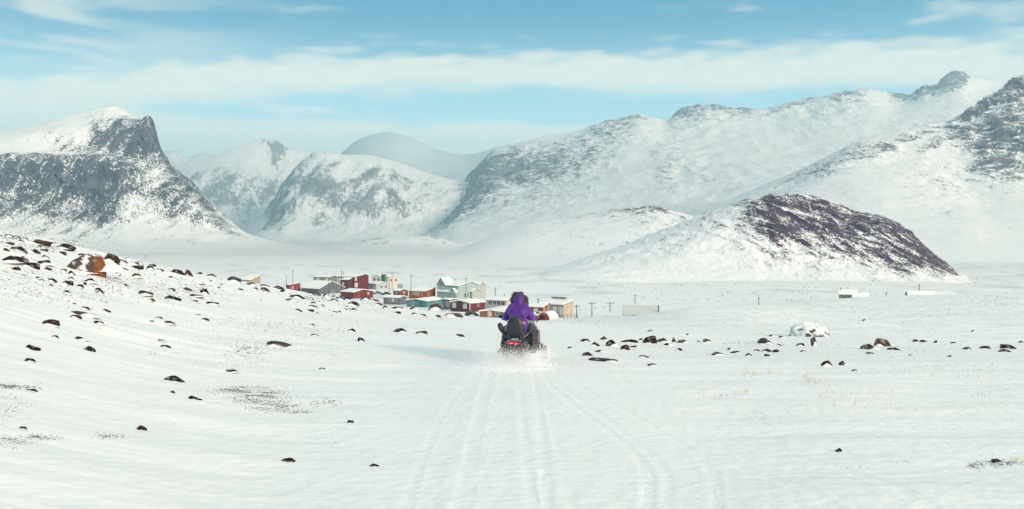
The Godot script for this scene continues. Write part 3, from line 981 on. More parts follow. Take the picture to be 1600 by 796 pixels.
func gabled(parent: Node3D, wall_name: String, o: Vector3, w: float, d: float, ridge_along_x: bool, hl: float, hp: float, hr: float, peak: float, down: float, wall_mat: Material, trim: Material, snow := true) -> Node3D:
	# walls and roof of one block whose near corner is at o; it runs back along -x (w) and -z (d)
	var span := d if ridge_along_x else w
	var length := w if ridge_along_x else d
	var x0 := 0.0 if ridge_along_x else -w
	var poly := PackedVector2Array([Vector2(x0, -down), Vector2(x0 + span, -down), Vector2(x0 + span, hr), Vector2(x0 + span * peak, hp), Vector2(x0, hl)])
	if peak <= 0.001: poly = PackedVector2Array([poly[0], poly[1], poly[2], Vector2(x0, hp)])
	elif peak >= 0.999: poly = PackedVector2Array([poly[0], poly[1], Vector2(x0 + span, hp), poly[4]])
	var turn := PI / 2 if ridge_along_x else 0.0
	var wall := put(wall_name, Mb.new().prism(poly, -length, 0.0).mesh(), wall_mat, parent)
	wall.position = o
	wall.rotation.y = turn
	var over := 0.32
	var tops := []
	for i in range(2, poly.size() - 1): tops.append([poly[i], poly[i + 1]])
	var rm := Mb.new()
	var sm := Mb.new()
	for e in tops:
		var a: Vector2 = e[0]
		var b: Vector2 = e[1]
		var dd := (a - b).normalized() * over
		var a2 := a + (dd if a.x > x0 + span - 0.01 else Vector2.ZERO)
		var b2 := b - (dd if b.x < x0 + 0.01 else Vector2.ZERO)
		rm.prism(slab(b2, a2, 0.004, 0.16), -length - over, over)
		sm.prism(slab(b2.lerp(a2, 0.01), a2.lerp(b2, 0.01), 0.166, 0.24), -length - over + 0.06, over - 0.06)
	var roof := put("roof", rm.mesh(), trim, parent)
	roof.position = o
	roof.rotation.y = turn
	if snow: put("roof_snow", sm.mesh(), M.snow, roof)
	return wall


func window_on(parent: Node3D, pos: Vector3, turn: float, w: float, h: float, frame: Material, pane: Material, bars := 1) -> void:
	var m := Mb.new()
	var t := 0.11
	m.box(Vector3(0, h / 2 + t / 2, 0.03), Vector3(w + 2 * t, t, 0.07)).box(Vector3(0, -h / 2 - t / 2, 0.04), Vector3(w + 2 * t, t, 0.09))
	m.box(Vector3(-w / 2 - t / 2, 0, 0.03), Vector3(t, h, 0.07)).box(Vector3(w / 2 + t / 2, 0, 0.03), Vector3(t, h, 0.07))
	for b in bars: m.box(Vector3(-w / 2 + w * (b + 1) / (bars + 1), 0, 0.025), Vector3(0.06, h, 0.05))
	var o := put("window", m.mesh(), frame, parent)
	o.position = pos
	o.rotation.y = turn
	put("pane", Mb.new().box(Vector3(0, 0, 0.008), Vector3(w, h, 0.02)).mesh(), pane, o)


# px, eave: near top corner in the photograph; z: distance; left, right: widths of the two faces in pixels; yaw: degrees
func house(called: String, label: String, category: String, c: Dictionary) -> Node3D:
	var s: float = F / c.z
	var yaw := deg_to_rad(c.yaw)
	var w: float = c.left / s / cos(yaw)
	var d: float = c.right / s / sin(yaw)
	if c.has("deep"): d = c.deep
	var top := at(c.px, c.eave, c.z)
	var ground := minf(G(top.x, top.z), G(top.x, top.z - d)) - 0.1
	var base := ground
	if c.has("tall"): base = maxf(ground, top.y - float(c.tall))
	var h := top.y - base
	var o := thing(called, label, category, Vector3(top.x, base, top.z), -yaw, c.get("group", ""))
	var along: bool = c.get("ridge", "x") == "x"
	var rise: float = c.get("rise", 3.0) / s
	var wall_mat: Material = c.wall
	var trim: Material = c.get("trim", M.trim_grey)
	gabled(o, "wall", Vector3.ZERO, w, d, along, h + (float(c.get("hl", 0.0)) / s), h + rise, h + (float(c.get("hr", 0.0)) / s), c.get("peak", 0.5), 0.0, wall_mat, trim, c.get("snow", true))
	put("foundation", Mb.new().box(Vector3(-w / 2, -0.4, -d / 2), Vector3(w - 0.3, 1.0, d - 0.3)).mesh(), M.foundation, o)
	for q in c.get("win", []):      # face, share along it from the far end, pixels below the eave, width and height in metres
		var below: float = q[2] / s
		var frame: Material = c.get("frame", M.white_paint)
		var pane: Material = q[5] if q.size() > 5 else M.window_glass
		if q[0] == "L": window_on(o, Vector3(-w * (1.0 - q[1]), h - below, 0.002), 0.0, q[3], q[4], frame, pane)
		else: window_on(o, Vector3(0.002, h - below, -d * q[1]), PI / 2, q[3], q[4], frame, pane)
	for q in c.get("door", []):
		var dm := Mb.new().box(Vector3(0, 1.0, 0.03), Vector3(q[2], 2.0, 0.06)).mesh()
		var dr := put("door", dm, q[3], o)
		if q[0] == "L": dr.position = Vector3(-w * (1.0 - q[1]), h - q[4] / s, 0.002)
		else:
			dr.position = Vector3(0.002, h - q[4] / s, -d * q[1])
			dr.rotation.y = PI / 2
		put("door_handle", Mb.new().ball(Vector3(q[2] * 0.38, 1.0, 0.09), Vector3(0.05, 0.05, 0.05), 8, 5).mesh(), M.trim_dark, dr)
	if c.get("corner", false):
		put("corner_board", Mb.new().box(Vector3(0.02, h / 2, 0.02), Vector3(0.2, h - 0.1, 0.2)).mesh(), M.white_paint, o)
	if c.has("end_tone"):
		var cl := Mb.new().prism(PackedVector2Array([Vector2(0.05, 0.1), Vector2(d - 0.05, 0.1), Vector2(d - 0.05, h + (float(c.get("hr", 0.0)) / s if c.get("peak", 0.5) < 0.99 else rise) - 0.15), Vector2(0.05, h - 0.15)]), 0.003, 0.05)
		put("end_wall", cl.mesh(), c.end_tone, o).rotation.y = PI / 2
	for q in c.get("pipe", []):
		put("chimney", Mb.new().tube([Vector3(-w * q[0], h, -d * q[1]), Vector3(-w * q[0], h + q[2], -d * q[1])], [0.14], 8).ball(Vector3(-w * q[0], h + q[2], -d * q[1]), Vector3(0.22, 0.12, 0.22), 8, 5).mesh(), M.trim_dark, o)
	o.set_meta("dims", Vector3(w, h, d))
	return o


func build_village() -> void:
	M.white_paint = painted(0.72, 0.73, 0.71)
	M.trim_grey = painted(0.22, 0.23, 0.24)
	M.trim_dark = painted(0.07, 0.075, 0.08)
	M.trim_green = painted(0.06, 0.13, 0.14)
	M.foundation = painted(0.12, 0.115, 0.11)
	var glass := flat_mat(0.06, 0.075, 0.085, 0.12)
	M.window_glass = glass
	var pale := flat_mat(0.42, 0.47, 0.5, 0.3)
	M.pale_glass = pale
	var red := painted(0.14, 0.03, 0.038)
	house("house", "dark red two storey house with a snowy sloping roof and white window block", "house", {"px": 553, "eave": 433.6, "z": 520.0, "left": 30, "right": 18, "yaw": 32, "rise": 3.6, "hr": 1.5, "peak": 0.78, "wall": red,
		"win": [["R", 0.12, 3.0, 1.4, 2.0, pale], ["R", 0.14, 12.5, 2.4, 2.4, pale], ["L", 0.10, 6.0, 2.6, 3.4, pale], ["L", 0.12, 14.0, 2.4, 3.0, pale], ["L", 0.78, 11.5, 1.2, 1.6]], "door": [["L", 0.60, 0.95, M.white_paint, 19.0]], "pipe": [[0.9, 0.3, 3.0]]})
	house("porch", "snow roofed dark porch leaning on the front of the red two storey house", "porch", {"px": 543, "eave": 438.0, "z": 505.0, "left": 13, "right": 5, "yaw": 32, "rise": 2.4, "peak": 1.0, "hr": 1.0, "wall": painted(0.10, 0.035, 0.045), "win": [["L", 0.4, 6.0, 1.2, 1.5, pale]]})
	house("house", "long low olive green house behind the slate grey garage", "house", {"px": 514, "eave": 433.8, "z": 640.0, "left": 27, "right": 10, "yaw": 20, "rise": 2.0, "wall": painted(0.20, 0.235, 0.18), "trim": painted(0.16, 0.2, 0.15), "win": [["L", 0.3, 3.2, 2.0, 1.6, pale], ["L", 0.85, 3.2, 1.8, 1.4, pale]]})
	house("garage", "big slate grey garage with a wide snow covered roof", "garage", {"px": 498, "eave": 452.2, "z": 470.0, "left": 34, "right": 33, "yaw": 40, "rise": 11.0, "peak": 0.5, "wall": painted(0.13, 0.16, 0.19), "trim": painted(0.2, 0.23, 0.26), "door": [["R", 0.55, 3.0, painted(0.2, 0.23, 0.26), 7.5]], "win": [["R", 0.8, 0.5, 1.0, 0.9]]})
	house("shed", "low dark red shed with a snow roof below the two storey house", "shed", {"px": 552, "eave": 457.6, "z": 410.0, "left": 24, "right": 26, "yaw": 40, "rise": 3.6, "wall": painted(0.19, 0.04, 0.04), "win": [["R", 0.75, 2.8, 0.9, 0.8, pale]], "door": [["R", 0.25, 0.9, painted(0.24, 0.1, 0.09), 7.5]]})
	house("cabin", "small red roofed cabin peeping over the stony ridge", "cabin", {"px": 452, "eave": 446.0, "z": 480.0, "left": 8, "right": 14, "yaw": 50, "rise": 3.0, "peak": 1.0, "wall": painted(0.24, 0.05, 0.06), "trim": painted(0.24, 0.05, 0.06), "win": [["R", 0.3, 4.0, 0.9, 0.9, pale]], "door": [["R", 0.7, 0.9, painted(0.3, 0.12, 0.1), 8.0]]})
	house("garage", "peach coloured garage standing alone behind the crest of the stony slope", "garage", {"px": 390, "eave": 438.6, "z": 430.0, "left": 20, "right": 12, "yaw": 38, "rise": 7.0, "peak": 1.0, "hr": 6.0, "wall": painted(0.42, 0.34, 0.25), "win": [["R", 0.5, 2.5, 0.9, 0.8]], "door": [["L", 0.5, 2.4, painted(0.3, 0.25, 0.2), 7.0]]})
	house("house", "small white house with two windows beside the green container", "house", {"px": 596, "eave": 433.4, "z": 600.0, "left": 16, "right": 6, "yaw": 22, "rise": 3.2, "ridge": "z", "wall": painted(0.6, 0.65, 0.63), "trim": M.trim_green, "win": [["L", 0.25, 4.2, 1.7, 2.2], ["L", 0.68, 4.2, 1.7, 2.2]]})
	house("container", "upright green container beside the small white house", "container", {"px": 600.5, "eave": 429.4, "z": 585.0, "left": 5.5, "right": 2, "yaw": 22, "rise": 0.4, "wall": painted(0.03, 0.17, 0.09), "trim": painted(0.03, 0.15, 0.08), "door": [["L", 0.5, 1.3, painted(0.03, 0.13, 0.07), 10.0]]})
	house("house", "pale grey white house with a deep snow roof below the small white house", "house", {"px": 588, "eave": 444.6, "z": 530.0, "left": 16, "right": 17, "yaw": 42, "rise": 3.2, "ridge": "x", "wall": painted(0.5, 0.56, 0.57), "win": [["L", 0.5, 4.6, 1.6, 1.5], ["R", 0.4, 4.6, 1.5, 1.3], ["R", 0.75, 4.6, 1.5, 1.3]]})
	house("house", "flat roofed cream house with a dark roof edge next to the green container", "house", {"px": 606, "eave": 433.4, "z": 560.0, "left": 5, "right": 16, "yaw": 60, "rise": 0.8, "wall": painted(0.66, 0.64, 0.56), "trim": M.trim_dark, "win": [["R", 0.3, 5.0, 1.4, 1.3], ["R", 0.7, 5.0, 1.4, 1.3]]})
	house("cabin", "small rust red cabin half under snow beside the grey notice board", "cabin", {"px": 624, "eave": 455.4, "z": 430.0, "left": 11, "right": 12, "yaw": 42, "rise": 2.4, "wall": painted(0.25, 0.08, 0.06), "win": [["L", 0.5, 2.5, 0.9, 0.9, pale], ["R", 0.5, 2.5, 0.9, 0.9, pale]]})
	house("house", "rust brown house with a tan front and snow roof beside the tall mint house", "house", {"px": 664, "eave": 456.0, "z": 400.0, "left": 27, "right": 14, "yaw": 30, "rise": 4.6, "peak": 1.0, "wall": painted(0.30, 0.10, 0.065), "end_tone": painted(0.27, 0.07, 0.05), "win": [["R", 0.32, 4.5, 0.8, 1.4, M.pale_glass], ["L", 0.2, 3.0, 1.2, 1.0], ["L", 0.5, 3.4, 2.4, 1.4, painted(0.45, 0.3, 0.2)]], "door": [["L", 0.82, 0.9, painted(0.45, 0.25, 0.16), 8.0]]})
	house("house", "slate blue bungalow with a row of small windows below the notice board", "house", {"px": 624, "eave": 466.2, "z": 330.0, "left": 27, "right": 9, "yaw": 26, "rise": 2.2, "ridge": "x", "wall": painted(0.16, 0.175, 0.22), "win": [["L", 0.35, 3.4, 0.9, 1.0], ["L", 0.6, 3.4, 0.9, 1.0, pale], ["L", 0.8, 3.4, 0.9, 1.0]]})
	house("house", "teal house with a shallow gable half sunk behind the ridge", "house", {"px": 666, "eave": 471.6, "z": 308.0, "left": 33, "right": 15, "yaw": 28, "rise": 2.6, "ridge": "z", "wall": painted(0.10, 0.25, 0.27), "deep": 11.0, "win": [["L", 0.3, 4.0, 1.0, 1.0], ["R", 0.5, 3.4, 1.4, 1.1]], "door": [["L", 0.75, 0.9, painted(0.06, 0.16, 0.18), 9.5]]})
	mint_house()
	house("house", "plain slate grey house squeezed behind the plum coloured bungalow", "house", {"px": 702, "eave": 469.4, "z": 292.0, "left": 12, "right": 12, "yaw": 45, "rise": 0.9, "wall": painted(0.23, 0.25, 0.28), "win": [["L", 0.6, 5.0, 0.9, 1.0], ["L", 0.85, 9.0, 0.5, 0.8, pale]]})
	house("house", "plum coloured bungalow with white framed windows and a white corner board", "house", {"px": 734, "eave": 474.6, "z": 276.0, "left": 32, "right": 23, "yaw": 36, "rise": 3.4, "ridge": "z", "corner": true, "wall": painted(0.105, 0.035, 0.06), "end_tone": painted(0.15, 0.03, 0.045), "trim": painted(0.6, 0.6, 0.6),  # end wall is the same plum paint, reddened for the sun on it
		"win": [["L", 0.2, 4.2, 1.25, 1.35, pale], ["L", 0.76, 4.6, 1.25, 1.35, pale], ["R", 0.55, 3.2, 0.75, 0.9, pale]], "pipe": [[0.5, 0.75, 1.6]]})
	house("house", "long pale blue house with a cream end wall behind the rider", "house", {"px": 791, "eave": 471.0, "z": 290.0, "left": 34, "right": 14, "yaw": 30, "rise": 4.0, "peak": 0.7, "hr": 2.0, "wall": painted(0.40, 0.47, 0.49), "end_tone": painted(0.62, 0.58, 0.48), "win": [["L", 0.25, 3.6, 1.3, 1.2], ["L", 0.45, 3.6, 1.3, 1.2], ["L", 0.65, 3.6, 1.3, 1.2], ["L", 0.85, 3.6, 1.3, 1.2]]})
	house("house", "low brown house with a cream door and broad snow roof just beyond the crest", "house", {"px": 787, "eave": 488.8, "z": 236.0, "left": 38, "right": 12, "yaw": 22, "rise": 2.0, "ridge": "z", "deep": 15.0, "wall": painted(0.27, 0.135, 0.105), "trim": painted(0.45, 0.35, 0.3), "door": [["L", 0.42, 1.2, painted(0.66, 0.6, 0.48), 7.0]], "win": [["L", 0.75, 2.2, 1.0, 0.8]]})
	house("house", "orange red house with white windows between the rider and the grey warehouse", "house", {"px": 848, "eave": 481.0, "z": 226.0, "left": 21, "right": 12, "yaw": 30, "rise": 5.6, "peak": 0.85, "hr": 5.0, "wall": painted(0.22, 0.07, 0.05), "end_tone": painted(0.32, 0.09, 0.04),  # end wall repeats the house paint, brightened as the sunlit side
		"win": [["L", 0.5, 4.4, 1.0, 1.8, pale], ["R", 0.18, 4.0, 0.5, 2.2, painted(0.6, 0.4, 0.2)], ["R", 0.78, 1.0, 0.5, 2.2, painted(0.6, 0.4, 0.2)]], "pipe": [[0.6, 0.5, 2.0]]})
	house("porch", "snow covered porch roof with a dark edge in front of the orange red house", "porch", {"px": 836, "eave": 494.5, "z": 212.0, "left": 8, "right": 14, "yaw": 55, "rise": 3.0, "peak": 1.0, "wall": painted(0.2, 0.09, 0.06), "trim": M.trim_dark, "door": [["R", 0.3, 0.9, painted(0.12, 0.06, 0.05), 6.0]]})
	var wh := house("warehouse", "grey warehouse with a beige end wall and flat snow roof", "warehouse", {"px": 880, "eave": 477.2, "z": 242.0, "left": 28, "right": 17.5, "yaw": 28, "rise": 4.6, "peak": 1.0, "wall": painted(0.30, 0.31, 0.31), "end_tone": painted(0.58, 0.48, 0.37), "trim": painted(0.3, 0.3, 0.3),
		"win": [["L", 0.62, 7.0, 1.6, 1.1, pale], ["L", 0.76, 7.0, 1.2, 1.1], ["R", 0.55, 10.0, 0.5, 0.6]], "door": [["L", 0.9, 1.1, painted(0.5, 0.52, 0.52), 16.0]]})
	var dm: Vector3 = wh.get_meta("dims")
	put("roof_vent", Mb.new().box(Vector3(-dm.x * 0.72, dm.y + 1.5, -dm.z + 0.6), Vector3(4.4, 0.35, 0.5)).mesh(), M.trim_green, wh)
	quonset()
	house("shed", "long white snow covered shed beside the thin poles on the flat", "shed", {"px": 1030, "eave": 492.4, "z": 238.0, "left": 56, "right": 4, "yaw": 8, "deep": 8.0, "rise": 12.0, "peak": 0.55, "wall": painted(0.6, 0.63, 0.64), "trim": painted(0.66, 0.69, 0.71), "snow": false, "win": [["L", 0.3, 2.0, 0.8, 0.5]], "pipe": [[0.02, 0.1, 2.4]]})
	house("house", "grey white house with a steep snow roof on the far edge of the slope", "house", {"px": 1340, "eave": 461.4, "z": 350.0, "left": 25, "right": 9, "yaw": 22, "rise": 6.6, "wall": painted(0.30, 0.34, 0.36), "trim": M.trim_grey, "win": [["L", 0.3, 3.6, 0.8, 1.1], ["L", 0.55, 3.6, 0.8, 1.1], ["L", 0.8, 3.6, 0.8, 1.1]], "pipe": [[0.92, 0.4, 2.6]]})
	house("garage", "low brown snow roofed garage built against the steep roofed grey white house", "garage", {"px": 1358, "eave": 465.4, "z": 344.0, "left": 22, "right": 6, "yaw": 22, "rise": 5.6, "wall": painted(0.17, 0.12, 0.105), "trim": M.trim_dark, "win": [["R", 0.5, 1.0, 0.7, 0.7]]})
	house("shed", "broad snow roofed shed on the crest with a thin mast on it", "shed", {"px": 1462, "eave": 463.4, "z": 330.0, "left": 38, "right": 5, "yaw": 14, "rise": 6.4, "wall": painted(0.27, 0.25, 0.25), "trim": M.trim_grey, "win": [["L", 0.4, 1.6, 0.8, 0.5]], "pipe": [[0.55, 0.5, 4.2]]})
	house("hall", "long low hall with a blue grey roof edge beside the broad snow roofed shed", "hall", {"px": 1497, "eave": 461.6, "z": 345.0, "left": 35, "right": 4, "yaw": 10, "deep": 9.0, "rise": 3.2, "peak": 0.9, "wall": painted(0.22, 0.25, 0.27), "trim": painted(0.10, 0.17, 0.21), "win": [["L", 0.5, 2.0, 1.2, 0.6]]})
	for q in [[590, 456.5, 470.0, "dark pickup truck dusted with snow parked below the pale grey white house", 20.0], [603, 457.5, 462.0, "dark pickup truck dusted with snow parked nearest the notice board", -15.0], [710, 466.8, 330.0, "dark pickup truck with snow on its bonnet parked behind the plum bungalow", 60.0]]:
		pickup(at(q[0], q[1], q[2]), q[3], deg_to_rad(q[4]))
	var b := thing("notice_board", "plain grey notice board on two posts above the rust red cabin", "board", Vector3.ZERO)
	var bp := at(625, 451.5, 440.0)
	b.position = Vector3(bp.x, G(bp.x, bp.z), bp.z)
	var up := bp.y - b.position.y
	put("panel", Mb.new().box(Vector3(0, up + 1.1, 0), Vector3(2.5, 1.9, 0.12)).mesh(), painted(0.38, 0.40, 0.40), b)
	put("frame", Mb.new().box(Vector3(0, up + 2.1, 0), Vector3(2.7, 0.12, 0.2)).box(Vector3(0, up + 0.1, 0), Vector3(2.7, 0.12, 0.2)).mesh(), M.trim_grey, b)
	for sx in [-1.2, 1.2]: put("post", Mb.new().box(Vector3(sx, (up + 2.0) / 2, 0.07), Vector3(0.14, up + 2.0, 0.14)).mesh(), M.trim_grey, b)


func mint_house() -> void:
	var z := 395.0
	var s := F / z
	var mint := painted(0.40, 0.50, 0.50)
	var cream := painted(0.46, 0.5, 0.48)
	var o := house("house", "tall mint green house with dark gabled eaves and a white roof", "house", {"px": 716, "eave": 448.0, "z": z, "left": 34, "right": 32, "yaw": 42, "rise": 6.0, "peak": 0.6, "wall": mint, "trim": M.trim_green,
		"win": [["L", 0.62, 13.0, 1.6, 1.6], ["L", 0.9, 13.0, 1.2, 2.6], ["L", 0.25, 14.0, 4.6, 1.4, painted(0.05, 0.06, 0.06)], ["R", 0.3, 14.5, 0.9, 1.8], ["R", 0.45, 14.5, 0.9, 1.8], ["R", 0.75, 14.5, 0.9, 1.8], ["R", 0.85, 4.0, 0.8, 1.5]]})
	var d: Vector3 = o.get_meta("dims")
	# gabled bay rising at the far end of the front, and two little gables over the lower eaves
	gabled(o, "gable_wall", Vector3(-d.x * 0.62, d.y - 3.0, 0.35), 5.2, 5.0, false, 3.4, 6.3, 3.4, 0.5, 0.0, mint, M.trim_green)
	window_on(o, Vector3(-d.x * 0.62 - 2.0, d.y + 0.7, 0.36), 0.0, 0.7, 2.2, M.white_paint, M.window_glass, 0)
	window_on(o, Vector3(-d.x * 0.62 - 3.3, d.y + 0.7, 0.36), 0.0, 0.7, 2.2, M.white_paint, M.window_glass, 0)
	var low := d.y - 9.6 / s
	gabled(o, "porch_wall", Vector3(-0.2, low - 2.6, 0.9), d.x - 0.4, 0.9, true, 2.6, 3.2, 3.2, 1.0, 0.0, mint, M.trim_green)
	gabled(o, "little_gable", Vector3(-0.6, low - 1.0, 1.25), 3.2, 1.2, false, 0.8, 2.6, 0.8, 0.5, 0.0, mint, M.trim_green)
	var wing := gabled(o, "wing_wall", Vector3(1.3, 0.0, -d.z * 0.55), 1.2, d.z * 0.4, true, low, low + 1.5, low, 0.5, 0.0, cream, M.trim_green)
	wing.set_meta("label", "cream gabled wing on the end wall")
	gabled(o, "back_block", Vector3(-1.0, d.y - 2.0, -d.z - 0.02), d.x * 0.5, 5.0, true, 1.8, 3.0, 1.8, 0.5, d.y - 2.2, cream, M.trim_green)


func quonset() -> void:
	var z := 200.0
	var top := at(858, 499.0, z)
	var o := thing("hut", "small red round topped hut with a snow covered roof on the crest", "hut", Vector3(top.x, G(top.x, top.z) - 0.1, top.z), -deg_to_rad(30))
	var poly := PackedVector2Array()
	var poly2 := PackedVector2Array()
	for i in 13:
		var a := PI * i / 12
		poly.append(Vector2(-1.5 + 1.45 * cos(a), 0.3 + 1.35 * sin(a)))
		poly2.append(Vector2(-1.5 + 1.62 * cos(a), 0.3 + 1.5 * sin(a)))
	poly.append(Vector2(-2.95, -0.3))
	poly.append(Vector2(-0.05, -0.3))
	poly2.append(Vector2(-3.12, -0.3))
	poly2.append(Vector2(0.12, -0.3))
	put("wall", Mb.new().prism(poly, -0.2, 0.0).mesh(), painted(0.30, 0.05, 0.05), o)
	var roof := put("roof", Mb.new().prism(poly2, -4.2, -0.08).mesh(), painted(0.6, 0.6, 0.6), o)
	var sm := []
	for i in 13:
		var a := PI * i / 12
		sm.append([Vector3(-1.5 + 1.68 * cos(a), 0.3 + 1.6 * sin(a), -0.15), Vector3(-1.5 + 1.68 * cos(a), 0.3 + 1.6 * sin(a), -4.25)])
	var m := Mb.new()
	for i in range(0, 11): m.quad(sm[i][0], sm[i][1], sm[i + 1][1], sm[i + 1][0])
	put("roof_snow", m.mesh(), M.snow, roof)
	put("door", Mb.new().box(Vector3(-1.5, 0.65, 0.03), Vector3(0.8, 1.4, 0.06)).mesh(), painted(0.2, 0.04, 0.04), o)


func pickup(where: Vector3, label: String, turn: float) -> void:
	var o := thing("pickup_truck", label, "truck", Vector3(where.x, G(where.x, where.z), where.z), turn, "trucks parked in the village")
	var body := PackedVector2Array([Vector2(-2.5, 0.45), Vector2(2.5, 0.45), Vector2(2.55, 0.95), Vector2(1.1, 1.08), Vector2(0.6, 1.75), Vector2(-0.6, 1.78), Vector2(-0.75, 1.1), Vector2(-2.5, 1.1)])
	put("body", Mb.new().prism(body, -0.9, 0.9).mesh(), painted(0.05, 0.055, 0.065, 0.4), o)
	put("snow", Mb.new().box(Vector3(0, 1.84, 0), Vector3(1.2, 0.12, 1.6)).box(Vector3(-1.65, 1.2, 0), Vector3(1.6, 0.18, 1.6)).mesh(), M.snow, o)
	put("window", Mb.new().box(Vector3(0, 1.42, 0.905), Vector3(0.9, 0.4, 0.02)).box(Vector3(0, 1.42, -0.905), Vector3(0.9, 0.4, 0.02)).mesh(), M.window_glass, o)
	for sx in [-1.6, 1.6]:
		for sz in [-0.82, 0.82]:
			var w := put("wheel", Mb.new().tube([Vector3(0, 0, -0.12), Vector3(0, 0, 0.12)], [0.4], 12).mesh(), M.trim_dark, o)
			w.position = Vector3(sx, 0.4, sz)


func build_poles() -> void:
	var wood := painted(0.14, 0.13, 0.125)
	# column, top row, distance, crossarm width, words
	var list := [
		[457, 422, 470.0, 1.2, "thin mast rising over the red roofed cabin"],
		[447, 430, 470.0, 0.0, "bare short pole beside the thin mast at the red roofed cabin"],
		[533.5, 423, 480.0, 1.0, "pale pole in front of the dark red two storey house"],
		[513, 440, 440.0, 0.0, "plain pole before the gable of the slate grey garage"],
		[612.5, 424.5, 520.0, 5.4, "pole with a wide crossarm in front of the cream flat roofed house"],
		[642, 429.5, 400.0, 1.6, "tall dark utility pole beside the rust brown house"],
		[608, 432, 450.0, 0.0, "thin pole below the cream flat roofed house"],
		[663, 462, 330.0, 0.0, "short pole on the roof line of the teal house"],
		[728, 434, 385.0, 1.2, "dark mast on the roof of the tall mint green house"],
		[774, 449.5, 320.0, 1.2, "dark utility pole above the pale blue house"],
		[788, 459, 340.0, 0.0, "thin pole between the pale blue house and the rider"],
		[836, 472.5, 285.0, 1.0, "short utility pole behind the orange red house"],
		[901, 476, 232.0, 1.6, "pole with fittings near the beige end wall of the warehouse"],
		[925, 471.5, 250.0, 2.4, "nearest crossarm pole on the flat between the warehouse and the white shed"],
		[953.5, 471.5, 285.0, 2.4, "second crossarm pole on the flat next to the white shed"],
		[992.5, 460, 330.0, 2.0, "crossarm pole standing behind the long white shed"],
		[1186, 464.5, 300.0, 0.6, "lone pole on the crest halfway to the steep roofed house"],
		[1385.5, 456.5, 330.0, 0.6, "lone pole on the crest between the low garage and the broad shed"],
	]
	for q in list:
		var top := at(q[0], q[1], q[2])
		var g := G(top.x, top.z)
		var o := thing("utility_pole", q[4], "pole", Vector3(top.x, g, top.z), 0.3, "poles in and around the village")
		var h := top.y - g
		put("shaft", Mb.new().tube([Vector3(0, -0.5, 0), Vector3(0, h * 0.5, 0), Vector3(0, h, 0)], [0.15, 0.13, 0.10], 8).mesh(), wood, o)
		if q[3] > 0.0:
			put("crossarm", Mb.new().box(Vector3(0, h - 0.55, 0.12), Vector3(q[3], 0.16, 0.12)).mesh(), wood, o)
			for sx in [-0.45, 0.45]: put("insulator", Mb.new().tube([Vector3(sx * q[3], h - 0.47, 0.12), Vector3(sx * q[3], h - 0.2, 0.12)], [0.06, 0.04], 6).mesh(), M.trim_grey, o)
	# low wire fence by the warehouse pole
	var p0 := at(881, 506, 205.0)
	var p1 := at(903, 505, 225.0)
	var f := thing("wire_fence", "low wire fence beside the pole with fittings near the warehouse", "fence", Vector3(p0.x, G(p0.x, p0.z), p0.z))
	var e := Vector3(p1.x, G(p1.x, p1.z), p1.z) - f.position
	for i in 5:
		var b := e * (i / 4.0)
		put("post", Mb.new().tube([b - Vector3(0, 0.3, 0), b + Vector3(0, 1.2, 0)], [0.06], 6).mesh(), wood, f)
	for y in [0.45, 0.8, 1.1]: put("wire", Mb.new().tube([Vector3(0, y, 0), e + Vector3(0, y, 0)], [0.02], 4).mesh(), wood, f)


# ---------------------------------------------------------------- rocks

func rock_shape(tone: int, seed_: int) -> ArrayMesh:
	var r := RandomNumberGenerator.new()
	r.seed = seed_ * 77 + tone
	var n := FastNoiseLite.new()
	n.seed = seed_ * 13 + 5
	n.frequency = 0.9
	n.fractal_octaves = 4
	var cuts := []
	for i in 13:
		var d := Vector3(r.randf_range(-1, 1), r.randf_range(-0.2, 0.9), r.randf_range(-1, 1)).normalized()
		cuts.append([d, r.randf_range(0.5, 0.85)])
	var tones := [[0.035, 0.033, 0.040], [0.085, 0.055, 0.045], [0.12, 0.07, 0.052], [0.10, 0.095, 0.098], [0.085, 0.054, 0.055]]
	var t: Array = tones[tone]
	var nu := 22
	var nv := 13
	var pts := []
	var cols := []
	for i in nv + 1:
		for j in nu:
			var th := PI * i / nv
			var a := TAU * j / nu
			var u := Vector3(sin(th) * cos(a), cos(th), -sin(th) * sin(a))
			var p := u * (1.0 + 0.32 * n.get_noise_3dv(u * 1.3) + 0.12 * n.get_noise_3dv(u * 3.7))
			for c in cuts:
				var over: float = p.dot(c[0]) - c[1]
				if over > 0.0: p -= c[0] * over * 0.97
			pts.append(p)
			var k := clampf(1.0 + 0.9 * n.get_noise_3dv(u * 2.1 + Vector3(9, 0, 0)), 0.45, 1.7)
			var lich := smoothstep(0.12, 0.4, n.get_noise_3dv(u * 1.6 + Vector3(0, 21, 0)))
			var base := Color(t[0] * k, t[1] * k, t[2] * k).lerp(Color(0.16, 0.15, 0.15), lich * 0.35)
			# dusting of snow caught in hollows of the upper side
			var dust := smoothstep(0.25, 0.45, n.get_noise_3dv(u * 3.0 + Vector3(4, 4, 40))) * smoothstep(0.0, 0.6, u.y)
			cols.append(base.lerp(Color(0.82, 0.83, 0.83), dust * 0.9))
	var hi := -9.0
	var wide := 0.1
	for p in pts:
		hi = maxf(hi, p.y)
		wide = maxf(wide, absf(p.x))
	var m := Mb.new()
	for i in nv:
		for j in nu:
			var q := [i * nu + j, (i + 1) * nu + j, (i + 1) * nu + (j + 1) % nu, i * nu + (j + 1) % nu]
			var fn: Vector3 = (pts[q[2]] - pts[q[0]]).cross(pts[q[3]] - pts[q[1]]).normalized()
			for tri in [[0, 1, 2], [0, 2, 3]]:
				for e in [tri[0], tri[2], tri[1]]:
					var p: Vector3 = pts[q[e]]
					m.v.append(Vector3(p.x / wide, p.y / hi, p.z / wide))
					m.n.append(fn)
					m.c.append(cols[q[e]])
	return m.mesh()


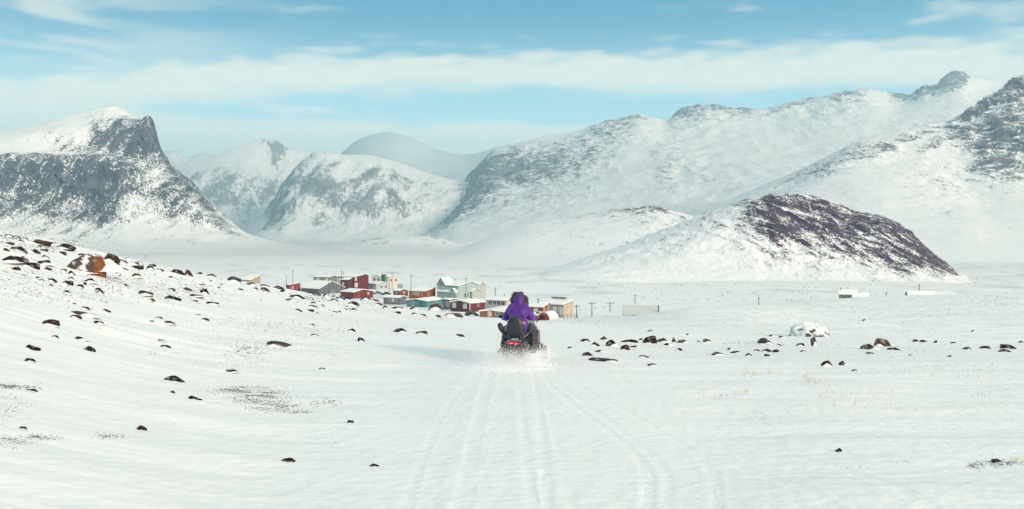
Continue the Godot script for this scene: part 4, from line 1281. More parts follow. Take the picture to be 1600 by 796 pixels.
func drift_shape(seed_: int) -> ArrayMesh:      # a soft snow drift
	var n := FastNoiseLite.new()
	n.seed = seed_
	n.frequency = 0.8
	var nu := 20
	var nv := 8
	var m := Mb.new()
	var rows := []
	for i in nv + 1:
		var row := PackedVector3Array()
		for j in nu:
			var t := float(i) / nv
			var a := TAU * j / nu
			var rad := (1.0 - t) * (1.0 + 0.25 * n.get_noise_2d(cos(a) * 2.0, sin(a) * 2.0))
			row.append(Vector3(cos(a) * rad, -0.25 + 1.25 * (0.5 - 0.5 * cos(PI * t)) * (1.0 + 0.1 * n.get_noise_3d(cos(a) * rad * 3.0, 3.0, sin(a) * rad * 3.0)), -sin(a) * rad))
		rows.append(row)
	m.loft(rows, false)
	return m.mesh()


var rock_meshes := {}
var drift_meshes := []


var said := {}
const MARKS := [[128, 397, "rusty flat rock"], [172, 400, "blocky brown crest rock"], [97, 383, "long dark skyline ledge"], [58, 376, "pinkish bare ledge"], [21, 404, "broad dark lens shaped rock"], [47, 413, "snow hollowed dark rock"], [366, 434, "grey brown block"], [280, 424, "dark crest slab"],
	[225, 456, "reddish double rock"], [267, 464, "long dark sloping rock"], [319, 454, "dark peaked rock"], [76, 503, "lone red brown rock"], [266, 504, "thin lone dark rock"], [49, 541, "dark pointed rock"], [275, 590, "big twin peaked rock"], [434, 536, "long grey green rock"], [130, 412, "orange ended boulder"],
	[625, 515, "dark rock nearest the track"], [678, 480, "rust arching boulder"], [709, 490, "rusty rimmed boulder"], [739, 489, "grey green snow topped boulder"], [464, 462, "big jagged crest rock"], [540, 466, "arched crest rock"], [570, 465, "brown arching crest rock"], [565, 530, "small dark hump"],
	[943, 527, "brown round topped rock"], [1013, 530, "largest black rock"], [1053, 530, "upright black stone"], [917, 552, "flat red brown rock"], [950, 561, "very long rock rim"], [1104, 531, "brown peaked rock"], [1123, 552, "thin black arc rock"], [1197, 532, "grey green pointed rock"], [1263, 515, "white topped boulder"], [1358, 540, "black pointed rock"], [1291, 566, "dark slanting rib"], [1443, 532, "small red stone"], [1540, 542, "dark humped rock"], [1576, 541, "dark split rock"]]


func describe(x: float, y: float, w: float, flat: float, tone: int) -> String:      # which of the small rocks this is
	var best := 1e9
	var mark: Array = MARKS[0]
	for q in MARKS:
		var d := Vector2(x - q[0], (y - q[1]) * 2.5).length()
		if d < best:
			best = d
			mark = q
	var size := "tiny" if w < 8.0 else "small" if w < 13.0 else "middling" if w < 20.0 else "long"
	var form := "flat" if flat > 3.6 else "low" if flat > 2.6 else "humped"
	var hue: String = ["dark", "brown", "rusty", "grey", "reddish"][tone]
	var dx: float = x - mark[0]
	var dy: float = (y - mark[1]) * 2.5
	var side := ("village" if x < 800.0 else "far") if dx > 0.0 else ("hill" if x < 800.0 else "track")
	var where := "above the %s" if dy < -absf(dx) else "below the %s" if dy > absf(dx) else "beside the %s"
	where = (where % mark[2]) + " on its %s side" % side
	var base := "%s %s %s rock %s" % [size, form, hue, where]
	var n: int = said.get(base, 0)
	said[base] = n + 1
	if n == 0: return base
	return ["second ", "third ", "fourth ", "fifth ", "sixth ", "another "][mini(n - 1, 5)] + base


# x0, x1: sides, y0: top, y1: foot in the photograph; tone 0 dark, 1 brown, 2 rust, 3 grey, 4 reddish; cover: how much of the near side snow hides
func rock(x0: float, x1: float, y0: float, y1: float, tone: int, cover: float, label: String, group := "", called := "rock") -> Node3D:
	if group: label = describe((x0 + x1) / 2, (y0 + y1) / 2, x1 - x0, (x1 - x0) / (y1 - y0), tone)
	var p := on_ground((x0 + x1) / 2, y1)
	var s := -p.z / F
	var w := (x1 - x0) * s
	var h := maxf((y1 - y0) * s, 0.02)
	var o := thing(called, label, "rock" if called == "rock" else "boulder", p, rng.randf_range(-0.25, 0.25), group)
	var key := tone * 100 + rng.randi() % 6
	if not rock_meshes.has(key): rock_meshes[key] = rock_shape(tone, key)
	if drift_meshes.is_empty():
		for i in 5: drift_meshes.append(drift_shape(40 + i))
	var b := put("stone", rock_meshes[key], M.rock, o)
	b.scale = Vector3(w * rng.randf_range(0.5, 0.6), h * rng.randf_range(0.68, 0.98), minf(w * 0.42, h * 2.2 + 0.08))
	b.rotation = Vector3(0, rng.randf_range(-0.3, 0.3) + (PI if rng.randf() < 0.5 else 0.0), rng.randf_range(-0.2, 0.2))
	b.position.y = -h * 0.06
	if cover > 0.0:
		var d := put("snow_drift", drift_meshes[rng.randi() % 5], M.snow, o)
		var side := rng.randf_range(-0.3, 0.3) * w
		d.scale = Vector3(w * rng.randf_range(0.45, 0.75), h * (0.16 + cover * 0.66), b.scale.z * 1.15)
		d.position = Vector3(side, -h * 0.08, b.scale.z * (0.85 - 0.25 * cover))
	return o


func build_rocks() -> void:
	var g1 := "dark rocks under snow along the crest behind the orange ended boulder"
	var l1 := "dark snow capped rock among the many on the stony crest around the orange ended boulder"
	var g2 := "dark stones strewn over the snowy slope below the orange ended boulder"
	var l2 := "small dark stone half buried in snow on the slope below the orange ended boulder"
	var g3 := "rocks along the crest in front of the village houses"
	var l3 := "dark rock edged with snow on the crest in front of the village houses"
	var g4 := "rocks in the row beyond the snowmobile towards the big white topped boulder"
	var l4 := "small dark rock under snow between the dark rock row and the white topped boulder"
	var g5 := "scattered stones on the open snow beside the dark triangular rock pair"
	var l5 := "small stone in the open snow beyond the white topped boulder"
	# the big ones
	big_boulder()
	white_boulder()
	for q in [
		[116, 141, 394, 400, 2, .2, "flat rusty rock just behind the orange ended boulder"], [160, 184, 393, 407, 1, .15, "blocky brown rock on the crest beside the orange ended boulder"],
		[80, 114, 378, 388, 0, .25, "long dark ledge of rock on the skyline above the orange ended boulder"], [38, 78, 372, 381, 4, .5, "pinkish bare ledge at the top of the stony slope"],
		[0, 42, 398, 409, 0, .3, "broad dark lens shaped rock, largest near the top of the stony slope"], [33, 61, 408, 417, 0, .45, "dark rock with a snow filled hollow below the broad lens shaped rock"],
		[58, 83, 404, 413, 1, .3, "brownish lens shaped rock between the broad dark rock and the orange ended boulder"], [355, 377, 428, 440, 3, .25, "tall grey brown block of rock on the crest beside the peach garage"],
		[268, 291, 420, 428, 0, .3, "dark slab of rock on the crest a little before the brown block"], [288, 301, 419, 431, 1, .2, "upright dark block on the bare crest before the peach garage"],
		[214, 236, 451, 460, 4, .3, "reddish double rock on the slope below the orange ended boulder"], [251, 284, 460, 469, 0, .35, "long dark sloping rock below the reddish double rock"], [311, 328, 448, 459, 0, .3, "dark peaked rock standing clear on the slope below the peach garage"],
		[61, 92, 497, 508, 4, .35, "red brown rock with a snowy foot alone on the open slope"], [107, 128, 491, 497, 4, .7, "snow covered stone with a reddish edge beside the red brown rock"], [143, 161, 500, 506, 1, .5, "low brown stone to the side of the red brown rock on the open slope"],
		[254, 279, 501, 506, 0, .4, "thin dark rock alone halfway down the open slope"], [36, 62, 537, 545, 0, .4, "dark rock with a pointed end low on the open slope"], [126, 147, 540, 548, 0, .35, "dark lens shaped rock low on the open slope"], [252, 266, 538, 543, 0, .4, "small dark rock level with the dark lens shaped rock"],
		[259, 291, 584, 596, 0, .15, "big dark twin peaked rock, nearest large rock on the open slope"], [263, 274, 609, 614, 0, .3, "tiny dark stone just below the twin peaked rock"], [291, 315, 616, 624, 0, .2, "dark rock with a flat tail below the twin peaked rock"],
		[211, 229, 664, 672, 1, .15, "small brown stone alone low on the open snow"], [36, 53, 559, 565, 1, .4, "small brownish stone under the dark pointed rock"], [419, 451, 532, 540, 3, .5, "long grey green rock low in the snow beside the stippled gravel"],
		[440, 465, 715, 721, 1, .1, "flat brown stone close to the snowmobile tracks"], [578, 596, 723, 729, 1, .3, "small flat brown stone between the flat brown stone and the tracks"], [540, 553, 656, 661, 1, .2, "small dark stone beside the upper part of the tracks"],
		[615, 636, 511, 519, 0, .35, "dark rock lying nearest the track below the plum bungalow"], [650, 672, 515, 522, 1, .4, "brownish rock below the plum bungalow nearer the rider"], [706, 729, 520, 526, 1, .4, "low brown rock closest to the rider on the far side of the slope"],
		[541, 557, 512, 518, 0, .4, "small dark rock above the stippled gravel patch"], [558, 572, 527, 534, 0, .4, "small dark hump beside the stippled gravel patch"],
		[664, 693, 473, 485, 2, .62, "rust brown arching boulder with a snow filled front before the teal house"], [697, 721, 486, 495, 2, .62, "curved boulder with a rusty rim below the plum bungalow"], [727, 751, 484, 494, 3, .35, "grey green boulder with a snow top beside the plum bungalow"], [642, 657, 472, 479, 4, .3, "small red domed boulder in front of the teal house"],
		[453, 476, 457, 466, 0, .45, "big dark jagged rock on the crest before the slate grey garage"], [532, 549, 463, 469, 0, .4, "dark arched rock on the crest below the low dark red shed"], [540, 560, 470, 477, 0, .45, "thin dark slab below the low dark red shed"], [560, 579, 461, 469, 1, .5, "brown rock arching over snow beside the low dark red shed"],
		[935, 951, 523, 531, 1, .1, "brown round topped rock highest in the dark rock row beyond the snowmobile"], [921, 939, 531, 541, 1, .35, "brown rock with a snowy middle below the round topped rock"], [944, 963, 527, 541, 0, .3, "black rock with a big snow cap in the middle of the dark rock row"], [964, 1000, 529, 535, 0, .25, "long low black rock in the dark rock row"],
		[997, 1004, 527, 532, 4, .1, "tiny reddish knob on the end of the long low black rock"], [1001, 1026, 524, 536, 0, .1, "largest black rock of the dark rock row"], [1022, 1046, 525, 535, 3, .3, "rugged grey rock touching the largest black rock"], [1049, 1058, 524, 535, 0, .1, "upright black stone at the end of the dark rock row"],
		[1057, 1074, 529, 536, 2, .4, "rusty stone lying past the upright black stone"], [970, 984, 537, 547, 4, .15, "dark red brown rock below the long low black rock"], [983, 1000, 538, 543, 1, .35, "small brown stone pressed against the dark red brown rock"], [928, 943, 545, 550, 0, .45, "small dark arc of rock above the red flat rock"],
		[907, 928, 548, 556, 4, .05, "flat red brown rock nearest the snowmobile"], [924, 977, 558, 565, 3, .6, "very long thin dark rock rim under snow below the dark rock row"], [998, 1016, 554, 559, 3, .65, "pale rock rim almost buried below the dark red brown rock"], [1009, 1027, 566, 572, 0, .55, "bent dark rock rim lowest below the dark rock row"],
		[1037, 1052, 534, 540, 1, .55, "thin brown rim of rock below the rugged grey rock"], [1096, 1112, 527, 535, 1, .3, "brown peaked rock alone between the rock row and the white topped boulder"], [1112, 1135, 549, 555, 0, .6, "thin black arc of rock half way to the white topped boulder"],
		[1186, 1208, 527, 537, 3, .35, "grey green pointed rock short of the white topped boulder"], [1188, 1208, 545, 550, 1, .5, "low brown rock below the grey green pointed rock"], [1141, 1160, 547, 552, 0, .5, "low black rock between the thin arc and the grey green rock"],
		[1244, 1259, 534, 541, 0, .4, "small dark stone at the foot of the white topped boulder"], [1269, 1278, 525, 541, 3, .6, "snow plastered pillar stone at the foot of the white topped boulder"],
		[1344, 1371, 533, 546, 0, .35, "black pointed rock, lower half of the triangular rock pair"], [1366, 1391, 526, 541, 2, .3, "grey and rusty peaked rock, upper half of the triangular rock pair"], [1388, 1406, 541, 547, 0, .1, "flat black stone beside the triangular rock pair"],
		[1282, 1300, 560, 572, 0, .45, "dark slanting rib of rock in a snow mound below the white topped boulder"], [1310, 1323, 562, 571, 1, .35, "brown rib of rock on the far side of the same snow mound"],
		[1437, 1449, 529, 535, 4, .2, "small red stone on the open snow past the triangular rock pair"], [1458, 1467, 531, 536, 1, .2, "small brown stone next to the small red stone"], [1505, 1518, 541, 546, 3, .5, "faint grey rock arc before the pair of dark rocks"], [1530, 1549, 539, 545, 0, .2, "dark humped rock before the split rock at the edge"],
		[1564, 1589, 537, 545, 0, .1, "dark split rock, the upper and larger of two near the edge of the snowfield"], [1558, 1583, 544, 550, 0, .2, "thin dark rock under the dark split rock"], [1303, 1317, 700, 706, 0, .1, "lone black stone in the near snow"], [1550, 1566, 714, 723, 0, .2, "black block of stone in the gravelly hollow nearest the camera"]]:
		rock(q[0], q[1], q[2], q[3], q[4], q[5], q[6])
	for q in [[13, 32, 415, 421, 1], [17, 41, 384, 393, 0], [42, 61, 386, 395, 0], [24, 39, 373, 379, 1], [90, 102, 391, 398, 0], [63, 81, 416, 421, 1], [92, 103, 419, 424, 3], [105, 117, 422, 429, 0], [130, 148, 433, 441, 0], [76, 88, 433, 440, 0], [95, 112, 437, 444, 0], [104, 116, 432, 437, 0], [127, 137, 440, 445, 1], [75, 84, 443, 447, 0], [118, 131, 444, 449, 0],
			[54, 68, 431, 435, 0], [153, 161, 451, 458, 0], [177, 189, 424, 429, 0], [203, 221, 426, 433, 0], [192, 200, 442, 447, 1], [172, 187, 406, 412, 0], [185, 198, 405, 410, 0], [193, 201, 401, 406, 1], [200, 222, 413, 419, 0], [226, 240, 414, 420, 1], [64, 76, 398, 403, 0], [4, 20, 377, 382, 0], [0, 14, 386, 391, 1], [62, 78, 388, 393, 1], [210, 224, 407, 412, 1], [240, 256, 418, 423, 1], [323, 337, 428, 432, 0], [303, 318, 424, 428, 1], [385, 401, 440, 446, 0]]:
		rock(q[0], q[1], q[2], q[3], q[4], rng.randf_range(0.3, 0.6), l1, g1)
	for q in [[290, 317, 459, 463], [318, 341, 470, 476], [109, 151, 484, 493], [115, 134, 525, 531], [79, 94, 523, 528], [240, 252, 494, 497], [229, 243, 466, 470], [262, 274, 450, 454], [280, 300, 448, 453], [295, 309, 468, 472], [28, 41, 666, 670], [38, 57, 607, 611], [484, 499, 521, 525], [483, 492, 505, 509], [497, 507, 574, 577], [354, 372, 577, 581], [244, 257, 530, 533]]:
		rock(q[0], q[1], q[2], q[3], [0, 0, 1, 3][rng.randi() % 4], rng.randf_range(0.35, 0.65), l2, g2)
	for q in [[481, 500, 454, 461], [503, 513, 457, 464], [484, 493, 471, 475], [523, 538, 463, 468], [597, 606, 477, 483], [610, 629, 478, 483], [641, 652, 487, 492], [640, 651, 479, 484], [404, 425, 443, 448], [425, 446, 445, 452], [436, 452, 452, 457], [466, 480, 450, 456], [579, 594, 466, 471], [586, 600, 472, 477], [612, 626, 486, 490], [655, 668, 490, 494], [676, 690, 491, 496], [513, 528, 466, 471], [548, 558, 480, 484], [757, 768, 491, 495]]:
		rock(q[0], q[1], q[2], q[3], [0, 1, 0, 3][rng.randi() % 4], rng.randf_range(0.35, 0.6), l3, g3)
	for q in [[1054, 1067, 543, 548], [1088, 1096, 531, 536], [1137, 1146, 542, 547], [1176, 1189, 545, 549], [1071, 1079, 520, 524], [1012, 1024, 515, 518], [906, 921, 529, 534], [1165, 1178, 552, 556], [1208, 1222, 546, 551], [1195, 1206, 553, 557], [1213, 1222, 537, 541], [886, 893, 541, 545], [1217, 1226, 524, 528], [1201, 1210, 523, 526]]:
		rock(q[0], q[1], q[2], q[3], [0, 1, 3, 0][rng.randi() % 4], rng.randf_range(0.35, 0.6), l4, g4)
	for q in [[1249, 1261, 546, 550], [1425, 1437, 530, 534], [1480, 1489, 554, 558], [1353, 1366, 550, 553], [1347, 1353, 498, 502], [1517, 1524, 515, 519], [1420, 1426, 553, 556], [1486, 1495, 533, 537], [1592, 1600, 531, 536], [1330, 1340, 577, 580]]:
		rock(q[0], q[1], q[2], q[3], [0, 1, 3, 4][rng.randi() % 4], rng.randf_range(0.2, 0.5), l5, g5)
	# many small stones high on the stony slope
	var made := 0
	while made < 110:
		var x := rng.randf_range(0.0, 560.0)
		var ridge := 362.0 + x * 0.215 - 4.0 * sin(x / 560.0 * PI) if x < 430.0 else 452.0 + (x - 430.0) * 0.16
		var below := pow(rng.randf(), 1.7) * (95.0 if x < 340.0 else 26.0) + 4.0
		var w := 3.0 + 13.0 * pow(rng.randf(), 2.4)
		var y := ridge + below
		if absf(x - 130.0) < 48.0 and absf(y - 412.0) < 20.0: continue
		var up := x < 345.0
		rock(x - w / 2, x + w / 2, y - w * rng.randf_range(0.18, 0.5), y, [0, 0, 1, 1, 3, 4][rng.randi() % 6], rng.randf_range(0.2, 0.55), l1 if up else l3, g1 if up else g3)
		made += 1


func big_boulder() -> void:
	var p := on_ground(131, 424)
	var s := -p.z / F
	var o := thing("boulder", "big dark boulder with snow across its middle and a bright orange end", "boulder", p)
	var m := boulder_shape(65 * s / 2, 30 * s, 3, func(u: Vector3, nz: float) -> Color:
		var c := Color(0.075, 0.06, 0.075).lerp(Color(0.12, 0.085, 0.09), clampf(nz + 0.5, 0.0, 1.0))
		c = c.lerp(Color(0.21, 0.085, 0.042), smoothstep(0.52, 0.7, u.x + nz * 0.5))
		return c.lerp(Color(0.84, 0.85, 0.85), smoothstep(0.02, 0.3, nz * 1.2 + 0.08 - absf(u.x - 0.22) * 1.5 + u.y * 0.3)), 0.8)
	put("stone", m, M.boulder, o)
	var d := put("snow_drift", drift_shape(3), M.snow, o)
	d.scale = Vector3(30 * s, 10 * s, 20 * s)
	d.position = Vector3(38 * s, 2 * s, -8 * s)
	d = put("snow_drift", drift_shape(4), M.snow, o)
	d.scale = Vector3(30 * s, 5 * s, 14 * s)
	d.position = Vector3(2 * s, -2 * s, 14 * s)


func white_boulder() -> void:
	var p := on_ground(1263, 526)
	var s := -p.z / F
	var o := thing("boulder", "big round boulder plastered white with snow, dark along its foot", "boulder", p)
	var m := boulder_shape(30 * s, 22 * s, 8, func(u: Vector3, nz: float) -> Color:
		var c := Color(0.06, 0.055, 0.055).lerp(Color(0.14, 0.09, 0.065), smoothstep(0.0, 0.4, nz))
		return c.lerp(Color(0.68, 0.75, 0.78), smoothstep(-0.06, 0.16, u.y * 0.95 - 0.06 + nz * 1.0 - 0.35 * exp(-pow((u.x - 0.05) / 0.14, 2.0)))))
	put("stone", m, M.boulder, o)
	var d := put("snow_cap", drift_shape(9), M.snow, o)
	d.scale = Vector3(17 * s, 5.0 * s, 10 * s)
	d.position = Vector3(-2 * s, 18.0 * s, -1.0 * s)
	d = put("snow_drift", drift_shape(12), M.snow, o)
	d.scale = Vector3(40 * s, 5 * s, 16 * s)
	d.position = Vector3(6 * s, -3 * s, 15 * s)


func boulder_shape(half: float, high: float, seed_: int, paint: Callable, taper := 0.0) -> ArrayMesh:
	var n := FastNoiseLite.new()
	n.seed = seed_
	n.frequency = 1.1
	n.fractal_octaves = 4
	var nu := 60
	var nv := 36
	var pts := PackedVector3Array()
	var cols := PackedColorArray()
	for i in nv + 1:
		for j in nu + 1:
			var th := PI * i / nv
			var a := TAU * (j % nu) / nu
			var u := Vector3(sin(th) * cos(a), cos(th), -sin(th) * sin(a))
			var r := 1.0 + 0.22 * n.get_noise_3dv(u * 1.2) + 0.09 * absf(n.get_noise_3dv(u * 3.0 + Vector3(5, 5, 5)))
			if u.y > 0.75: r *= lerpf(1.0, 0.75 / u.y, 0.7)
			pts.append(Vector3(u.x * r * half, u.y * r * high * 1.02 * lerpf(1.0, smoothstep(-1.25, 0.25, u.x), taper), u.z * r * half * 0.7))
			cols.append(paint.call(u, n.get_noise_3dv(u * 2.2 + Vector3(0, 17, 0)) + 0.5 * n.get_noise_3dv(u * 6.0)))
	return grid_mesh_free(pts, cols, nu + 1, nv + 1)


func grid_mesh_free(v: PackedVector3Array, c: PackedColorArray, nu: int, nv: int) -> ArrayMesh:      # rows running downwards, columns counter-clockwise
	var m := Mb.new()
	for i in nv - 1:
		for j in nu - 1:
			var q := [i * nu + j, i * nu + nu + j, i * nu + nu + j + 1, i * nu + j + 1]
			for tri in [[0, 1, 2], [0, 2, 3]]:
				for e in [tri[0], tri[2], tri[1]]:
					var k: int = q[e]
					var r0 := (k / nu) * nu
					var jj := k - r0
					var ja := jj - 1 if jj > 0 else nu - 2
					var jb := jj + 1 if jj < nu - 1 else 1
					var fn := (v[mini(k / nu + 1, nv - 1) * nu + jj] - v[maxi(k / nu - 1, 0) * nu + jj]).cross(v[r0 + jb] - v[r0 + ja])
					m.v.append(v[k])
					m.n.append(fn.normalized() if fn.length() > 0.00001 else Vector3.UP)
					m.c.append(c[k])
	return m.mesh()


# ---------------------------------------------------------------- gravel, twigs and dead grass showing through the snow

func scatter(called: String, label: String, mesh: Mesh, mat: Material, where: Array, tints: Array) -> void:
	var mm := MultiMesh.new()
	mm.transform_format = MultiMesh.TRANSFORM_3D
	mm.use_colors = true
	mm.mesh = mesh
	mm.instance_count = where.size()
	for i in where.size():
		mm.set_instance_transform(i, where[i])
		mm.set_instance_color(i, tints[i])
	var o := MultiMeshInstance3D.new()
	o.multimesh = mm
	o.material_override = mat
	o.name = numbered(called)
	add_child(o)
	tag(o, label, "", "", "stuff")


func build_gravel_and_grass() -> void:
	var pebble := Mb.new()
	var pn := FastNoiseLite.new()
	pn.frequency = 0.8
	var ring := []
	for i in 4:
		var row := PackedVector3Array()
		for j in 7:
			var a := TAU * j / 7
			var rad: float = [1.0, 0.92, 0.6, 0.08][i]
			row.append(Vector3(cos(a) * rad * (1.0 + 0.3 * pn.get_noise_2d(j * 3.0, i)), [-0.4, 0.3, 0.8, 1.0][i], -sin(a) * rad))
		ring.append(row)
	pebble.loft(ring, false)
	var pm := pebble.mesh()
	var thick := FastNoiseLite.new()
	thick.seed = 33
	thick.frequency = 0.9
	thick.fractal_octaves = 4
	# bare patches: column, row, half width, half height in the photograph, how many stones, tone
	var where := []
	var tints := []
	var patches := [
		[402, 618, 42, 13, 700, 0.05], [372, 610, 40, 6, 250, 0.06], [430, 636, 45, 8, 260, 0.07], [505, 630, 22, 7, 160, 0.1], [465, 645, 28, 4, 90, 0.1], [22, 690, 36, 8, 420, 0.05], [45, 684, 20, 4, 120, 0.06], [172, 682, 26, 5, 90, 0.1], [75, 686, 25, 5, 80, 0.1], [14, 603, 22, 6, 160, 0.07], [45, 605, 25, 6, 90, 0.09], [10, 640, 30, 25, 120, 0.1],
		[385, 505, 110, 14, 500, 0.12], [480, 518, 70, 16, 420, 0.12], [430, 510, 90, 20, 300, 0.14], [375, 560, 60, 22, 260, 0.13], [390, 545, 45, 14, 260, 0.09], [500, 548, 70, 14, 200, 0.13], [300, 540, 90, 20, 170, 0.14], [200, 510, 90, 12, 150, 0.14], [250, 553, 50, 6, 110, 0.12], [90, 460, 90, 14, 300, 0.1], [260, 470, 90, 12, 260, 0.12],
		[40, 430, 60, 30, 400, 0.09], [180, 440, 90, 26, 600, 0.09], [290, 455, 80, 20, 420, 0.1], [60, 385, 60, 10, 420, 0.09], [20, 370, 30, 6, 200, 0.09], [500, 466, 60, 7, 300, 0.1], [600, 485, 60, 8, 300, 0.11], [560, 476, 50, 6, 240, 0.12], [680, 497, 50, 6, 200, 0.12], [540, 520, 120, 14, 260, 0.14], [505, 690, 26, 7, 60, 0.16],
		[930, 500, 90, 10, 300, 0.13], [1165, 537, 45, 5, 260, 0.12], [1260, 537, 120, 6, 240, 0.12], [1420, 545, 120, 16, 420, 0.14], [1400, 575, 150, 10, 260, 0.14], [1500, 575, 90, 8, 260, 0.13], [1350, 520, 180, 12, 260, 0.14], [1200, 505, 180, 10, 260, 0.14], [1450, 490, 150, 20, 420, 0.14], [1250, 485, 160, 10, 300, 0.14], [1540, 470, 70, 10, 300, 0.12], [1100, 495, 120, 8, 220, 0.14],
		[1565, 722, 40, 8, 260, 0.07], [1525, 728, 14, 5, 90, 0.08], [1315, 727, 22, 4, 60, 0.12], [1350, 730, 25, 5, 40, 0.12], [1410, 720, 20, 6, 40, 0.13], [1130, 620, 30, 5, 90, 0.15], [1180, 650, 40, 12, 90, 0.15], [1540, 615, 50, 14, 160, 0.13], [1390, 630, 60, 20, 90, 0.15], [1250, 520, 60, 6, 140, 0.13], [985, 545, 90, 14, 140, 0.13], [1110, 560, 100, 12, 120, 0.15]]
	for q in patches:
		var n: int = int(q[4] * (3.4 if q[5] < 0.08 else 1.5 if q[5] < 0.11 else 0.9))
		for i in n:
			var x: float = q[0] + rng.randfn(0.0, 0.5) * q[2]
			var y: float = q[1] + rng.randfn(0.0, 0.5) * q[3]
			var p := on_ground(x, y, 6.0, 400.0)
			if thick.get_noise_2d(p.x, p.z * 1.6) < -0.05 and rng.randf() < 0.85: continue
			var px := -p.z / F
			var r := px * rng.randf_range(0.4, 1.25) * (0.8 if q[5] < 0.08 else 1.0 if q[5] < 0.11 else 0.75)
			where.append(Transform3D(Basis(Vector3.UP, rng.randf() * TAU) * Basis.from_scale(Vector3(r * rng.randf_range(0.8, 1.8), r * rng.randf_range(0.5, 1.0), r)), p - Vector3(0, r * 0.25, 0)))
			var t: float = q[5] * rng.randf_range(0.6, 1.5)
			tints.append(Color(t, t * 0.93, t * 0.98))
	scatter("gravel", "dark gravel and frozen turf showing through thin snow on the slopes", pm, M.speck, where, tints)
	# far stones on the valley floor
	where = []
	tints = []
	for i in 1500:
		var x := rng.randf_range(430.0, 1600.0)
		var y := 425.0 + pow(rng.randf(), 0.8) * 62.0
		var p := on_ground(x, y, 200.0, 1500.0)
		if -p.z > 1300.0 or thick.get_noise_2d(p.x * 0.012, p.z * 0.01) < 0.08: continue
		var r := -p.z / F * rng.randf_range(0.3, 1.0)
		where.append(Transform3D(Basis.from_scale(Vector3(r * rng.randf_range(1.0, 3.0), r * 0.7, r)), p))
		var t := rng.randf_range(0.12, 0.3)
		tints.append(Color(t, t * 0.95, t))
	scatter("gravel", "far stones poking through the snow of the valley floor", pm, M.speck, where, tints)
	# dead grass
	var tuft := Mb.new()
	var r2 := RandomNumberGenerator.new()
	r2.seed = 4
	for i in 16:
		var a := r2.randf() * TAU
		var out := Vector3(cos(a), 0, sin(a))
		var side := Vector3(-out.z, 0, out.x) * 0.006
		var root := out * r2.randf() * 0.18
		var h := r2.randf_range(0.5, 1.0)
		var mid := root + out * 0.08 + Vector3(0, h * 0.6, 0)
		var tip := root + out * r2.randf_range(0.12, 0.4) + Vector3(0, h, 0)
		tuft.quad(root - side, root + side, mid + side, mid - side)
		tuft.tri(mid - side, mid + side, tip)
	var tm := tuft.mesh()
	where = []
	tints = []
	for q in [[1180, 585, 22, 6, 26, 14], [1270, 596, 26, 8, 34, 16], [1310, 620, 30, 14, 26, 14], [1355, 630, 30, 12, 18, 12], [1100, 612, 12, 5, 14, 12], [1165, 615, 14, 5, 16, 12], [1430, 640, 30, 10, 16, 10], [1210, 570, 20, 5, 8, 10], [1500, 590, 50, 10, 22, 10], [1560, 608, 30, 10, 18, 10], [12, 470, 14, 5, 18, 9], [505, 615, 25, 8, 10, 9], [690, 500, 30, 5, 20, 8], [560, 505, 40, 8, 16, 8], [1590, 720, 12, 5, 20, 14], [1400, 612, 60, 10, 18, 9], [1240, 640, 50, 12, 12, 10]]:
		for i in int(q[4] * 0.7):
			var p := on_ground(q[0] + rng.randfn(0.0, 0.6) * q[2], q[1] + rng.randfn(0.0, 0.6) * q[3], 6.0, 300.0)
			var h: float = -p.z / F * q[5] * rng.randf_range(0.4, 1.0)
			where.append(Transform3D(Basis(Vector3.UP, rng.randf() * TAU) * Basis.from_scale(Vector3(h, h, h)), p - Vector3(0, 0.02, 0)))
			var t := rng.randf_range(0.8, 1.2)
			tints.append(Color(0.62 * t, 0.55 * t, 0.42 * t))
	scatter("dead_grass", "straw coloured dead grass standing out of the snow", tm, M.speck, where, tints)


# ---------------------------------------------------------------- snowmobile and rider

var sled_at := Vector3.ZERO
var sled_turn := 0.0


func side_part(called: String, outline: Array, x0: float, x1: float, mat: Material, parent: Node3D) -> MeshInstance3D:      # outline: forward, up
	var poly := PackedVector2Array()
	for q in outline: poly.append(Vector2(q[0], q[1]))
	if not Geometry2D.is_polygon_clockwise(poly): poly = poly
	else: poly.reverse()
	var o := put(called, Mb.new().prism(poly, x0, x1).mesh(), mat, parent)
	o.rotation.y = PI / 2
	return o


